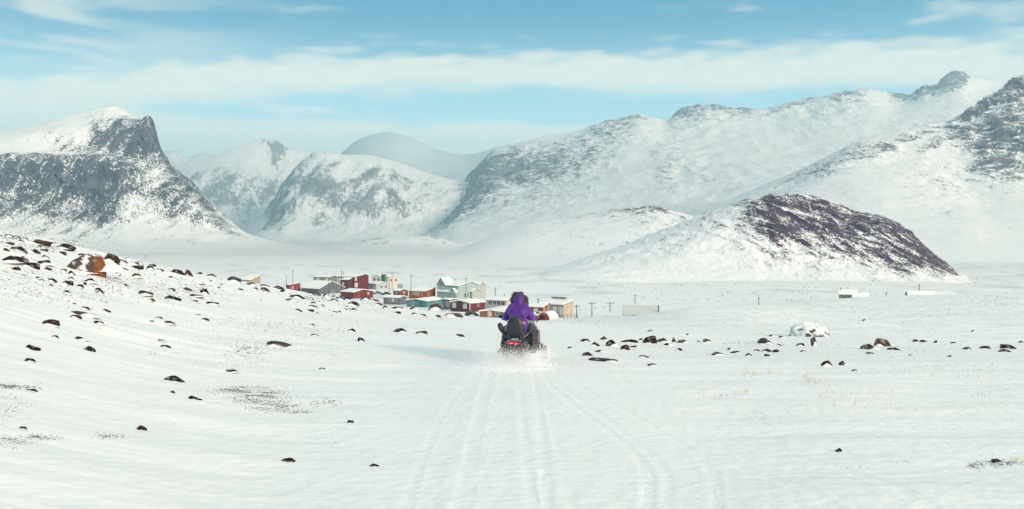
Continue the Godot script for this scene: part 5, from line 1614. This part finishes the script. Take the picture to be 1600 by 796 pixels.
func build_snowmobile() -> void:
	sled_at = on_ground(803, 573)
	sled_turn = -deg_to_rad(6.0)
	var g2 := sled_at + Vector3(sin(deg_to_rad(6.0)), 0, -cos(deg_to_rad(6.0))) * 2.4
	var o := thing("snowmobile", "dark touring snowmobile seen from behind with a tall black backrest and lit red tail light", "snowmobile", sled_at, sled_turn)
	o.rotation = Vector3(atan2(G(g2.x, g2.z) - sled_at.y, 2.4), sled_turn, 0)
	var black := flat_mat(0.012, 0.013, 0.016, 0.55)
	var vinyl := flat_mat(0.016, 0.018, 0.026, 0.42)
	vinyl.heightmap_enabled = true
	vinyl.heightmap_texture = M.grey_grain
	vinyl.heightmap_scale = 0.2
	vinyl.uv1_triplanar = true
	vinyl.uv1_scale = Vector3(6, 6, 6)
	var metal := flat_mat(0.09, 0.095, 0.105, 0.4, 0.7)
	var steel := flat_mat(0.45, 0.46, 0.48, 0.3, 0.9)
	var paint := flat_mat(0.03, 0.035, 0.05, 0.3)
	paint.clearcoat_enabled = true
	paint.clearcoat = 0.5
	var accent := flat_mat(0.07, 0.012, 0.022, 0.35)
	var rubber := flat_mat(0.014, 0.014, 0.015, 0.8)
	# drive belt with its lugs
	var belt := side_part("track", [[0.15, 0.06], [1.75, 0.03], [1.95, 0.2], [1.9, 0.38], [1.75, 0.42], [0.18, 0.36], [0.05, 0.22]], -0.19, 0.19, rubber, o)
	var lug := Mb.new()
	for i in 22: lug.box(Vector3(0.16 + i * 0.073, 0.045 - 0.0009 * i, 0), Vector3(0.018, 0.05, 0.36))
	for i in 5: lug.box(Vector3(0.03 + 0.012 * absf(i - 2), 0.13 + i * 0.05, 0), Vector3(0.05, 0.016, 0.36))
	put("lugs", lug.mesh(), rubber, belt)
	side_part("tunnel", [[0.0, 0.40], [1.75, 0.46], [1.75, 0.60], [0.05, 0.56]], -0.235, 0.235, metal, o)
	for sx in [-1.0, 1.0]:
		side_part("tunnel_side", [[0.05, 0.30], [1.7, 0.30], [1.75, 0.5], [0.02, 0.5]], sx * 0.245 - 0.012, sx * 0.245 + 0.012, metal, o)
		var rb := side_part("running_board", [[0.45, 0.28], [1.75, 0.30], [1.95, 0.42], [1.95, 0.46], [1.72, 0.335], [0.45, 0.315]], minf(sx * 0.26, sx * 0.46), maxf(sx * 0.26, sx * 0.46), metal, o)
		var gr := Mb.new()
		for i in 14: gr.box(Vector3(0.5 + i * 0.088, 0.325 + i * 0.0015, sx * 0.36), Vector3(0.02, 0.02, 0.17))
		put("grip_bar", gr.mesh(), steel, rb)
	# rear: bumper, rack, flap, light
	put("rear_bumper", Mb.new().tube([Vector3(-0.25, 0.42, -0.35), Vector3(-0.27, 0.44, -0.02), Vector3(-0.2, 0.46, 0.1), Vector3(0.2, 0.46, 0.1), Vector3(0.27, 0.44, -0.02), Vector3(0.25, 0.42, -0.35)], [0.02], 8).mesh(), black, o)
	put("luggage_rack", Mb.new().box(Vector3(0, 0.595, -0.06), Vector3(0.34, 0.02, 0.2)).box(Vector3(0.03, 0.64, 0.035), Vector3(0.17, 0.035, 0.02)).mesh(), steel, o)
	var flap := Mb.new()
	var fl := []
	for i in 6:
		var y := 0.44 - i * 0.07
		fl.append(rounded(Vector3(0, y, 0.05 + 0.012 * i * i * 0.5), Vector2(0.235 + 0.004 * i, 0.012), 4.0, 16, Vector3.RIGHT, Vector3(0, 0, 1)))
	flap.loft(fl)
	put("snow_flap", flap.mesh(), rubber, o)
	var lh := Mb.new()
	lh.loft([rounded(Vector3(0, 0.545, -0.12), Vector2(0.21, 0.055), 5.0, 24), rounded(Vector3(0, 0.54, 0.05), Vector2(0.19, 0.05), 5.0, 24), rounded(Vector3(0, 0.54, 0.062), Vector2(0.17, 0.04), 5.0, 24)])
	put("light_housing", lh.mesh(), black, o)
	var red := StandardMaterial3D.new()
	red.albedo_color = Color(0.7, 0.02, 0.08)
	red.roughness = 0.25
	red.emission_enabled = true
	red.emission = Color(1.0, 0.03, 0.16)
	red.emission_energy_multiplier = 0.75
	var lens := Mb.new()
	for q in [[-0.075, 0.10, 0.006], [0.065, 0.085, -0.002]]:
		lens.loft([rounded(Vector3(q[0], 0.538 + q[2], 0.05), Vector2(q[1] * 0.72, 0.024), 3.0, 16), rounded(Vector3(q[0], 0.538 + q[2], 0.074), Vector2(q[1] * 0.62, 0.016), 3.0, 16)])
	var tl := put("tail_light", lens.mesh(), red, o)
	var hot := red.duplicate()
	hot.emission = Color(1.0, 0.55, 0.65)
	hot.emission_energy_multiplier = 1.1
	put("bulb_lens", Mb.new().box(Vector3(-0.055, 0.54, 0.077), Vector3(0.07, 0.014, 0.004)).box(Vector3(0.05, 0.537, 0.077), Vector3(0.05, 0.012, 0.004)).mesh(), hot, tl)
	var lamp := OmniLight3D.new()
	lamp.name = "tail_lamp_glow"
	lamp.light_color = Color(1.0, 0.05, 0.18)
	lamp.light_energy = 0.002
	lamp.light_size = 0.08
	lamp.omni_range = 60.0
	lamp.omni_attenuation = 2.0
	lamp.shadow_enabled = true
	lamp.position = Vector3(0, 0.54, 0.14)
	o.add_child(lamp)
	# seat and backrest
	var seat := Mb.new()
	seat.loft([rounded(Vector3(0, 0.66, -1.62), Vector2(0.10, 0.12), 3.0, 24), rounded(Vector3(0, 0.68, -1.4), Vector2(0.15, 0.14), 3.5, 24), rounded(Vector3(0, 0.68, -0.9), Vector2(0.185, 0.12), 4.0, 24), rounded(Vector3(0, 0.69, -0.5), Vector2(0.20, 0.12), 4.0, 24), rounded(Vector3(0, 0.67, -0.12), Vector2(0.20, 0.09), 4.0, 24)])
	put("seat", seat.mesh(), vinyl, o)
	var back := Mb.new()
	var br := []
	for q in [[0.60, 0.20, 0.05], [0.66, 0.205, 0.075], [0.80, 0.20, 0.085], [0.95, 0.185, 0.08], [1.06, 0.16, 0.07], [1.12, 0.125, 0.055], [1.155, 0.075, 0.035], [1.165, 0.03, 0.015]]:
		br.append(rounded(Vector3(0.01, q[0], -0.20 + (q[0] - 0.6) * 0.16), Vector2(q[1], q[2]), 2.8, 28, Vector3(0, 0, 1) * 0.0 + Vector3.RIGHT, Vector3(0, 0, -1)))
	back.loft(br)
	var bk := put("backrest", back.mesh(), vinyl, o)
	var seam := Mb.new()
	for y in [0.78, 0.93]: seam.box(Vector3(0.01, y, -0.20 + (y - 0.6) * 0.16 + 0.083), Vector3(0.27, 0.008, 0.01))
	put("seam", seam.mesh(), flat_mat(0.03, 0.032, 0.04, 0.5), bk)
	put("backrest_bracket", Mb.new().box(Vector3(-0.13, 0.64, -0.1), Vector3(0.03, 0.16, 0.05)).box(Vector3(0.15, 0.64, -0.1), Vector3(0.03, 0.16, 0.05)).mesh(), metal, o)
	# padded grab handles beside the backrest
	for sx in [-1.0, 1.0]:
		var gh := put("grab_handle", Mb.new().tube([Vector3(sx * 0.17, 0.66, -0.2), Vector3(sx * 0.28, 0.72, -0.26), Vector3(sx * 0.335, 0.82, -0.3)], [0.022, 0.02, 0.02], 8).mesh(), metal, o)
		var pad := Mb.new()
		pad.loft([rounded(Vector3(sx * 0.31, 0.78, -0.3), Vector2(0.04, 0.045), 2.4, 18, Vector3.RIGHT, Vector3(0, 0, -1)), rounded(Vector3(sx * 0.335, 0.84, -0.3), Vector2(0.062, 0.06), 2.4, 18, Vector3.RIGHT, Vector3(0, 0, -1)), rounded(Vector3(sx * 0.36, 0.92, -0.3), Vector2(0.068, 0.06), 2.4, 18, Vector3.RIGHT, Vector3(0, 0, -1)), rounded(Vector3(sx * 0.372, 0.98, -0.3), Vector2(0.055, 0.05), 2.4, 18, Vector3.RIGHT, Vector3(0, 0, -1)), rounded(Vector3(sx * 0.375, 1.005, -0.3), Vector2(0.02, 0.02), 2.4, 18, Vector3.RIGHT, Vector3(0, 0, -1))])
		put("pad", pad.mesh(), vinyl, gh)
	# bodywork in front of the rider
	var hood := Mb.new()
	hood.loft([rounded(Vector3(0, 0.62, -2.85), Vector2(0.10, 0.06), 2.6, 28), rounded(Vector3(0, 0.58, -2.7), Vector2(0.25, 0.17), 2.8, 28), rounded(Vector3(0, 0.60, -2.4), Vector2(0.36, 0.28), 3.0, 28), rounded(Vector3(0, 0.63, -2.05), Vector2(0.42, 0.32), 3.2, 28), rounded(Vector3(0, 0.62, -1.75), Vector2(0.41, 0.29), 3.2, 28), rounded(Vector3(0, 0.58, -1.55), Vector2(0.33, 0.2), 3.0, 28)])
	put("hood", hood.mesh(), paint, o)
	for sx in [-1.0, 1.0]:
		side_part("side_panel", [[1.5, 0.42], [2.0, 0.36], [2.5, 0.42], [2.3, 0.72], [1.75, 0.78], [1.5, 0.6]], sx * 0.425 - 0.014, sx * 0.425 + 0.014, accent, o)
	var ws := Mb.new()
	var wr := []
	for i in 5:
		var t := i / 4.0
		var row := PackedVector3Array()
		for j in 13:
			var a := lerpf(-1.15, 1.15, j / 12.0)
			row.append(Vector3(sin(a) * (0.36 - 0.08 * t), 0.88 + 0.34 * t, -2.12 + 0.22 * t - cos(a) * 0.16))
		wr.append(row)
	for i in 4:
		for j in 12: ws.quad(wr[i][j], wr[i][j + 1], wr[i + 1][j + 1], wr[i + 1][j])
	var tint := flat_mat(0.03, 0.035, 0.04, 0.12)
	tint.transparency = BaseMaterial3D.TRANSPARENCY_ALPHA
	tint.albedo_color.a = 0.6
	put("windscreen", ws.mesh(), tint, o)
	var bar := put("handlebar", Mb.new().tube([Vector3(-0.46, 1.05, -1.50), Vector3(-0.26, 1.055, -1.57), Vector3(-0.1, 1.06, -1.62), Vector3(0.1, 1.06, -1.62), Vector3(0.26, 1.055, -1.57), Vector3(0.46, 1.05, -1.50)], [0.017], 10).tube([Vector3(0, 1.06, -1.62), Vector3(0, 0.85, -1.78)], [0.03], 10).mesh(), black, o)
	for sx in [-1.0, 1.0]:
		put("grip", Mb.new().tube([Vector3(sx * 0.33, 1.0525, -1.545), Vector3(sx * 0.47, 1.05, -1.497)], [0.021], 10).mesh(), rubber, bar)
		var mir := Mb.new().tube([Vector3(sx * 0.36, 0.95, -1.95), Vector3(sx * 0.50, 1.08, -1.9)], [0.012], 6)
		mir.ball(Vector3(sx * 0.535, 1.10, -1.89), Vector3(0.075, 0.045, 0.03), 14, 9)
		put("mirror", mir.mesh(), black, o)
	# skis, their legs and arms
	for sx in [-1.0, 1.0]:
		var k := Mb.new()
		var sr := []
		for q in [[-1.62, 0.08, 0.05], [-1.75, 0.03, 0.07], [-2.1, 0.02, 0.08], [-2.6, 0.025, 0.08], [-2.82, 0.08, 0.075], [-2.98, 0.19, 0.06], [-3.04, 0.26, 0.03]]:
			sr.push_front(rounded(Vector3(sx * 0.53, q[1] + 0.015, q[0]), Vector2(q[2], 0.016), 4.0, 14))
		k.loft(sr)
		var ski := put("ski", k.mesh(), black, o)
		put("ski_handle", Mb.new().tube([Vector3(sx * 0.53, 0.26, -3.0), Vector3(sx * 0.53, 0.25, -2.75), Vector3(sx * 0.53, 0.06, -2.5)], [0.012], 6).mesh(), accent, ski)
		put("spindle", Mb.new().tube([Vector3(sx * 0.53, 0.04, -2.15), Vector3(sx * 0.52, 0.24, -2.18), Vector3(sx * 0.49, 0.40, -2.2)], [0.045, 0.035, 0.03], 8).mesh(), black, ski)
		put("suspension_arm", Mb.new().tube([Vector3(sx * 0.5, 0.22, -2.18), Vector3(sx * 0.2, 0.34, -2.3)], [0.02], 6).tube([Vector3(sx * 0.49, 0.38, -2.2), Vector3(sx * 0.2, 0.5, -2.28)], [0.018], 6).mesh(), metal, o)
		put("shock_absorber", Mb.new().tube([Vector3(sx * 0.45, 0.24, -2.15), Vector3(sx * 0.25, 0.62, -2.2)], [0.035], 10).mesh(), accent, o)
	snow_spray()


func snow_spray() -> void:
	# powder thrown up by the belt: a cloud of small flakes
	var flake := Mb.new()
	flake.ball(Vector3.ZERO, Vector3.ONE, 6, 4)
	var where := []
	var tints := []
	var basis := Basis(Vector3.UP, sled_turn)
	# middle, spread, how many
	for q in [[Vector3(0.0, 0.03, 0.12), Vector3(0.34, 0.17, 0.16), 5200], [Vector3(-0.30, 0.03, -0.35), Vector3(0.16, 0.12, 0.35), 2600], [Vector3(0.36, 0.03, -0.3), Vector3(0.16, 0.11, 0.35), 2200], [Vector3(0.0, 0.0, 0.75), Vector3(0.42, 0.12, 0.5), 2600], [Vector3(-0.1, 0.0, 0.4), Vector3(0.62, 0.2, 0.6), 1500], [Vector3(0.58, 0.02, -1.8), Vector3(0.12, 0.10, 0.3), 700]]:
		for i in q[2] * 4:
			var e: Vector3 = q[1]
			var p: Vector3 = q[0] + Vector3(rng.randfn() * e.x, absf(rng.randfn()) * e.y, rng.randfn() * e.z)
			var r := rng.randf_range(0.0025, 0.0055)
			where.append(Transform3D(Basis.from_scale(Vector3(r, r, r)), sled_at + basis * p))
			tints.append(Color(0.92, 0.95, 0.98))
	scatter("snow_spray", "fine snow thrown up behind the snowmobile", flake.mesh(), M.speck, where, tints)


# bones: [from, to, radius, radius, colour index]; smooth union meshed as surface nets
func net(m: Mb, bones: Array, cell: float, k: float, paint: Array) -> void:
	var lo := Vector3(99, 99, 99)
	var hi := -lo
	for b in bones:
		var r: float = maxf(b[2], b[3]) + k * 0.5 + cell * 3.0
		for e in [b[0], b[1]]:
			lo = lo.min(e - Vector3(r, r, r))
			hi = hi.max(e + Vector3(r, r, r))
	var nx := int(ceil((hi.x - lo.x) / cell)) + 1
	var ny := int(ceil((hi.y - lo.y) / cell)) + 1
	var nz := int(ceil((hi.z - lo.z) / cell)) + 1
	var d := PackedFloat32Array()
	d.resize(nx * ny * nz)
	d.fill(1.0)
	var ids := PackedByteArray()
	ids.resize(nx * ny * nz)
	for b in bones:
		var a: Vector3 = b[0]
		var ab: Vector3 = b[1] - a
		var len2 := maxf(ab.length_squared(), 1e-9)
		var ra: float = b[2]
		var rb: float = b[3]
		var r := maxf(ra, rb) + k + cell * 2.5
		var l0 := ((a.min(b[1]) - Vector3(r, r, r) - lo) / cell).floor()
		var l1 := ((a.max(b[1]) + Vector3(r, r, r) - lo) / cell).ceil()
		for z in range(maxi(int(l0.z), 0), mini(int(l1.z), nz - 1) + 1):
			for y in range(maxi(int(l0.y), 0), mini(int(l1.y), ny - 1) + 1):
				var i := (z * ny + y) * nx
				for x in range(maxi(int(l0.x), 0), mini(int(l1.x), nx - 1) + 1):
					var p := lo + Vector3(x, y, z) * cell
					var t := clampf((p - a).dot(ab) / len2, 0.0, 1.0)
					var e := p.distance_to(a + ab * t) - lerpf(ra, rb, t)
					var old := d[i + x]
					if e < old: ids[i + x] = b[4]
					var h := maxf(k - absf(old - e), 0.0) / k
					d[i + x] = minf(old, e) - h * h * k * 0.25
	var at_cell := {}
	var pos := PackedVector3Array()
	var nor := PackedVector3Array()
	var col := PackedColorArray()
	var sy := nx
	var sz := nx * ny
	var corner := [0, 1, sy, sy + 1, sz, sz + 1, sz + sy, sz + sy + 1]
	var offs := [Vector3(0, 0, 0), Vector3(1, 0, 0), Vector3(0, 1, 0), Vector3(1, 1, 0), Vector3(0, 0, 1), Vector3(1, 0, 1), Vector3(0, 1, 1), Vector3(1, 1, 1)]
	var edges := [[0, 1], [2, 3], [4, 5], [6, 7], [0, 2], [1, 3], [4, 6], [5, 7], [0, 4], [1, 5], [2, 6], [3, 7]]
	for z in range(1, nz - 2):
		for y in range(1, ny - 2):
			for x in range(1, nx - 2):
				var i := (z * ny + y) * nx + x
				var v0 := d[i]
				if v0 > cell * 2.0 or v0 < -cell * 2.0: continue
				var mask := 0
				for c in 8:
					if d[i + corner[c]] < 0.0: mask |= 1 << c
				if mask == 0 or mask == 255: continue
				var s := Vector3.ZERO
				var n := 0
				for e in edges:
					var ea: int = e[0]
					var eb: int = e[1]
					if (mask >> ea & 1) == (mask >> eb & 1): continue
					var da := d[i + corner[ea]]
					var db := d[i + corner[eb]]
					s += offs[ea].lerp(offs[eb], da / (da - db))
					n += 1
				at_cell[i] = pos.size()
				pos.append(lo + (Vector3(x, y, z) + s / n) * cell)
				nor.append(Vector3(d[i + 1] - d[i - 1] + d[i + sz + sy + 2] - d[i + sz + sy], d[i + sy] - d[i - sy] + d[i + sy * 2 + sz + 1] - d[i + sz + 1], d[i + sz] - d[i - sz] + d[i + sz * 2 + sy + 1] - d[i + sy + 1]).normalized())
				col.append(paint[ids[i]])
	for i in at_cell:
		var inside: bool = d[i] < 0.0
		for q in [[1, sy, sz], [sy, sz, 1], [sz, 1, sy]]:
			if (d[i + q[0]] < 0.0) == inside: continue
			var f := [i, i - q[1], i - q[1] - q[2], i - q[2]]
			if not (at_cell.has(f[1]) and at_cell.has(f[2]) and at_cell.has(f[3])): continue
			if not inside: f.reverse()
			for tri in [[0, 1, 2], [0, 2, 3]]:
				for e in [tri[0], tri[2], tri[1]]:
					var w: int = at_cell[f[e]]
					m.v.append(pos[w])
					m.n.append(nor[w])
					m.c.append(col[w])


func capsule_field(bones: Array, p: Vector3) -> float:
	var best := 9.0
	for b in bones:
		var ab: Vector3 = b[1] - b[0]
		var t := clampf((p - b[0]).dot(ab) / maxf(ab.length_squared(), 1e-9), 0.0, 1.0)
		best = minf(best, p.distance_to(b[0] + ab * t) - lerpf(b[2], b[3], t))
	return best


func build_rider() -> void:
	var o := thing("person", "person in a purple hooded parka sitting astride the snowmobile, back to the camera", "person", sled_at, sled_turn)
	o.rotation = Vector3(atan2(-0.1, 2.4), sled_turn, 0)
	for c in get_children():
		if str(c.name) == "snowmobile": o.rotation = c.rotation
	var purple := Color(0.055, 0.010, 0.21)
	var magenta := Color(0.085, 0.008, 0.22)
	var navy := Color(0.022, 0.024, 0.045)
	var dark := Color(0.012, 0.012, 0.014)
	var skin := Color(0.42, 0.25, 0.18)
	var paint := [purple, navy, dark, skin, magenta]
	var bones := []
	# parka: chest, waist, hem
	bones.append([Vector3(-0.10, 0.92, -0.80), Vector3(0.10, 0.92, -0.80), 0.165, 0.165, 0])
	bones.append([Vector3(-0.07, 1.05, -0.86), Vector3(0.07, 1.05, -0.86), 0.165, 0.165, 0])
	bones.append([Vector3(-0.09, 1.24, -0.96), Vector3(0.09, 1.24, -0.96), 0.16, 0.16, 0])
	bones.append([Vector3(-0.12, 1.34, -1.02), Vector3(0.12, 1.34, -1.02), 0.125, 0.125, 0])
	bones.append([Vector3(0, 1.36, -1.03), Vector3(0, 1.50, -1.08), 0.10, 0.085, 0])
	# creases of the padded back
	for q in [[0.99, 0.17], [1.09, 0.165], [1.19, 0.165], [1.28, 0.16]]:
		bones.append([Vector3(-0.08, q[0], -0.72 - (q[0] - 0.9) * 0.40), Vector3(0.08, q[0] - 0.01, -0.72 - (q[0] - 0.9) * 0.40), 0.052, 0.052, 0])
	for sx in [-1.0, 1.0]:
		var id := 0 if sx < 0.0 else 4
		var sh := Vector3(sx * 0.17, 1.345, -1.03)
		var el := Vector3(sx * 0.30, 1.12, -1.13)
		var wr := Vector3(sx * 0.39, 1.085, -1.42)
		bones.append([sh, el, 0.095, 0.076, id])
		bones.append([el, wr.lerp(el, 0.25), 0.076, 0.066, id])
		bones.append([wr.lerp(el, 0.24), wr, 0.068, 0.06, 2])
		for t in [0.3, 0.6, 0.88]: bones.append([sh.lerp(el, t) + Vector3(sx * 0.01, 0, 0.012), sh.lerp(el, t + 0.04) + Vector3(sx * 0.01, 0, 0.012), 0.085, 0.083, id])
		# skirt of the parka over the thigh, legs and boots
		var hip := Vector3(sx * 0.13, 0.87, -0.86)
		var knee := Vector3(sx * 0.33, 0.80, -1.30)
		var ankle := Vector3(sx * 0.37, 0.44, -1.14)
		bones.append([hip, hip.lerp(knee, 0.35), 0.135, 0.125, 0])
		bones.append([hip.lerp(knee, 0.35), knee, 0.11, 0.092, 1])
		bones.append([knee, ankle, 0.09, 0.075, 1])
		bones.append([ankle, ankle + Vector3(0, -0.05, 0.02), 0.082, 0.07, 2])
		bones.append([ankle + Vector3(0, -0.07, 0.02), ankle + Vector3(sx * 0.01, -0.08, -0.17), 0.058, 0.05, 2])
	var m := Mb.new()
	net(m, bones, 0.017, 0.045, paint)
	# head: brow, cheeks, jaw, nose, ears; hidden in the hood from behind
	var hc := Vector3(0, 1.575, -1.13)
	var head := [[hc + Vector3(0, 0.03, 0.02), hc + Vector3(0, 0.03, 0.0), 0.092, 0.088, 3], [hc + Vector3(0, -0.03, -0.02), hc + Vector3(0, -0.07, -0.045), 0.066, 0.045, 3], [hc + Vector3(0, -0.09, 0.02), hc + Vector3(0, -0.15, 0.04), 0.055, 0.058, 3],
		[hc + Vector3(0, 0.015, -0.088), hc + Vector3(0, -0.02, -0.108), 0.010, 0.015, 3], [hc + Vector3(-0.035, 0.028, -0.082), hc + Vector3(0.035, 0.028, -0.082), 0.012, 0.012, 3], [hc + Vector3(-0.022, -0.052, -0.085), hc + Vector3(0.022, -0.052, -0.085), 0.009, 0.009, 3], [hc + Vector3(-0.02, -0.064, -0.082), hc + Vector3(0.02, -0.064, -0.082), 0.009, 0.009, 3],
		[hc + Vector3(-0.088, 0.0, 0.01), hc + Vector3(-0.09, 0.03, 0.015), 0.012, 0.015, 3], [hc + Vector3(0.088, 0.0, 0.01), hc + Vector3(0.09, 0.03, 0.015), 0.012, 0.015, 3]]
	net(m, head, 0.006, 0.014, paint)
	for sx in [-1.0, 1.0]:
		m.col = Color(0.8, 0.8, 0.78)
		m.ball(hc + Vector3(sx * 0.033, 0.008, -0.079), Vector3(0.013, 0.009, 0.010), 10, 7)
		m.col = Color(0.03, 0.02, 0.015)
		m.ball(hc + Vector3(sx * 0.033, 0.008, -0.086), Vector3(0.006, 0.006, 0.005), 8, 5)
	# gloved hands closed round the grips
	for sx in [-1.0, 1.0]:
		var g := Vector3(sx * 0.40, 1.051, -1.521)
		var along := (Vector3(sx * 0.47, 1.05, -1.497) - Vector3(sx * 0.33, 1.0525, -1.545)).normalized()
		var hand := []
		var ring := func(off: float, deg: float, r: float) -> Vector3: return g + along * off + Vector3(0, sin(deg_to_rad(deg)), -cos(deg_to_rad(deg))) * r
		hand.append([ring.call(-0.03, 125.0, 0.048), ring.call(0.03, 125.0, 0.048), 0.023, 0.022, 2])
		hand.append([ring.call(-0.028, 150.0, 0.056), ring.call(0.028, 150.0, 0.056), 0.022, 0.022, 2])
		hand.append([ring.call(0.0, 145.0, 0.06), Vector3(sx * 0.40, 1.085, -1.43), 0.032, 0.045, 2])
		for i in 4:
			var off := -0.036 + 0.024 * i
			var reach: float = [0.0, 14.0, 8.0, -14.0][i]
			hand.append([ring.call(off, 112.0, 0.046), ring.call(off, 58.0, 0.043), 0.0125, 0.012, 2])
			hand.append([ring.call(off, 58.0, 0.043), ring.call(off, 2.0 - reach * 0.5, 0.037), 0.012, 0.011, 2])
			hand.append([ring.call(off, 2.0 - reach * 0.5, 0.037), ring.call(off, -55.0 - reach, 0.034), 0.011, 0.0095, 2])
		hand.append([ring.call(-0.045, 165.0, 0.046), ring.call(-0.058, 215.0, 0.04), 0.015, 0.0135, 2])
		hand.append([ring.call(-0.058, 215.0, 0.04), ring.call(-0.05, 275.0, 0.036), 0.0135, 0.011, 2])
		net(m, hand, 0.0045, 0.008, paint)
	var cloth := StandardMaterial3D.new()
	cloth.vertex_color_use_as_albedo = true
	cloth.roughness = 0.6
	cloth.heightmap_enabled = true
	cloth.heightmap_texture = M.grey_grain
	cloth.heightmap_scale = 0.8
	cloth.uv1_triplanar = true
	cloth.uv1_scale = Vector3(3.5, 3.5, 3.5)
	cloth.rim_enabled = true
	cloth.rim = 0.3
	put("body", m.mesh(), cloth, o)
	# hood: pointed at the top, open in front
	var h := Mb.new()
	h.col = purple
	var rings := []
	for i in 13:
		var t := i / 12.0
		var row := PackedVector3Array()
		for j in 25:
			var a := lerpf(-2.25, 2.25, j / 24.0)
			var r := 0.155 * sqrt(maxf(1.0 - pow(maxf(t - 0.35, 0.0) / 0.66, 2.0), 0.002)) * (0.93 + 0.2 * t * (1.0 - t))
			row.append(Vector3(sin(a) * r * (1.0 + 0.04 * sin(t * 17.0)), 1.40 + 0.325 * t, -1.105 + cos(a) * r * 1.05 - 0.02 * t))
		rings.append(row)
	h.loft(rings, false, false)
	var hd := put("hood", h.mesh(), cloth, o)
	h = Mb.new()
	h.col = Color(0.05, 0.012, 0.2)
	h.tube([Vector3(0, 1.42, -0.942), Vector3(0, 1.52, -0.935), Vector3(0, 1.62, -0.94), Vector3(0, 1.70, -0.985), Vector3(0, 1.745, -1.06)], [0.006], 6)
	put("seam", h.mesh(), cloth, hd)
	# fur round the opening of the hood
	var fur := Mb.new()
	var r := RandomNumberGenerator.new()
	r.seed = 9
	for i in 5200:
		var a := r.randf_range(-2.5, 2.5)
		var rr := r.randf_range(0.125, 0.165)
		var c := Vector3(sin(a) * rr, 1.55 + cos(a) * rr * (0.86 if cos(a) > 0.0 else 1.0), -1.16 + r.randfn(0.0, 0.035))
		var out := Vector3(sin(a), cos(a), r.randf_range(-0.5, 0.75)).normalized()
		out = (out + Vector3(r.randfn(0, 0.25), r.randfn(0, 0.25) - 0.12, r.randfn(0, 0.25))).normalized()
		var len := r.randf_range(0.04, 0.125) * (0.8 + 0.35 * sin(a * 5.0 + 1.0) * sin(a * 2.3))
		var side := out.cross(Vector3(r.randf() - 0.5, r.randf() - 0.5, r.randf() - 0.5)).normalized() * 0.006
		var t := r.randf()
		fur.col = Color(0.06, 0.04, 0.03).lerp(Color(0.27, 0.20, 0.14), t * t)
		var mid := c + out * len * 0.6 - Vector3(0, 0.008, 0)
		var tip := c + out * len - Vector3(0, 0.022, 0)
		fur.quad(c - side, c + side, mid + side * 0.8, mid - side * 0.8)
		fur.tri(mid - side * 0.8, mid + side * 0.8, tip)
	var fr := put("fur_ruff", fur.mesh(), M.speck, o)
	fr.set_meta("kind", "stuff")
	# strap across the back and the small pink bag at the waist
	var strap := Mb.new()
	var sr := []
	for i in 13:
		var t := i / 12.0
		var x := lerpf(-0.05, 0.205, t)
		var y := lerpf(1.43, 1.02, t)
		var z := -0.4
		while z > -1.3 and capsule_field(bones, Vector3(x, y, z)) > 0.012: z -= 0.006
		sr.append(rounded(Vector3(x, y, z), Vector2(0.017, 0.006), 4.0, 10, Vector3(0.85, 0.53, 0), Vector3(0, 0, -1)))
	strap.loft(sr)
	put("shoulder_strap", strap.mesh(), flat_mat(0.10, 0.012, 0.07, 0.6), o)
	var bag := Mb.new()
	bag.loft([rounded(Vector3(0.135, 0.985, -0.70), Vector2(0.085, 0.05), 3.0, 20), rounded(Vector3(0.135, 0.985, -0.615), Vector2(0.08, 0.047), 3.0, 20), rounded(Vector3(0.135, 0.985, -0.60), Vector2(0.06, 0.034), 3.0, 20)])
	var bg := put("waist_bag", bag.mesh(), flat_mat(0.42, 0.08, 0.32, 0.6), o)
	put("stripe", Mb.new().box(Vector3(0.135, 1.005, -0.6), Vector3(0.115, 0.014, 0.012)).mesh(), flat_mat(0.7, 0.55, 0.6, 0.5), bg)
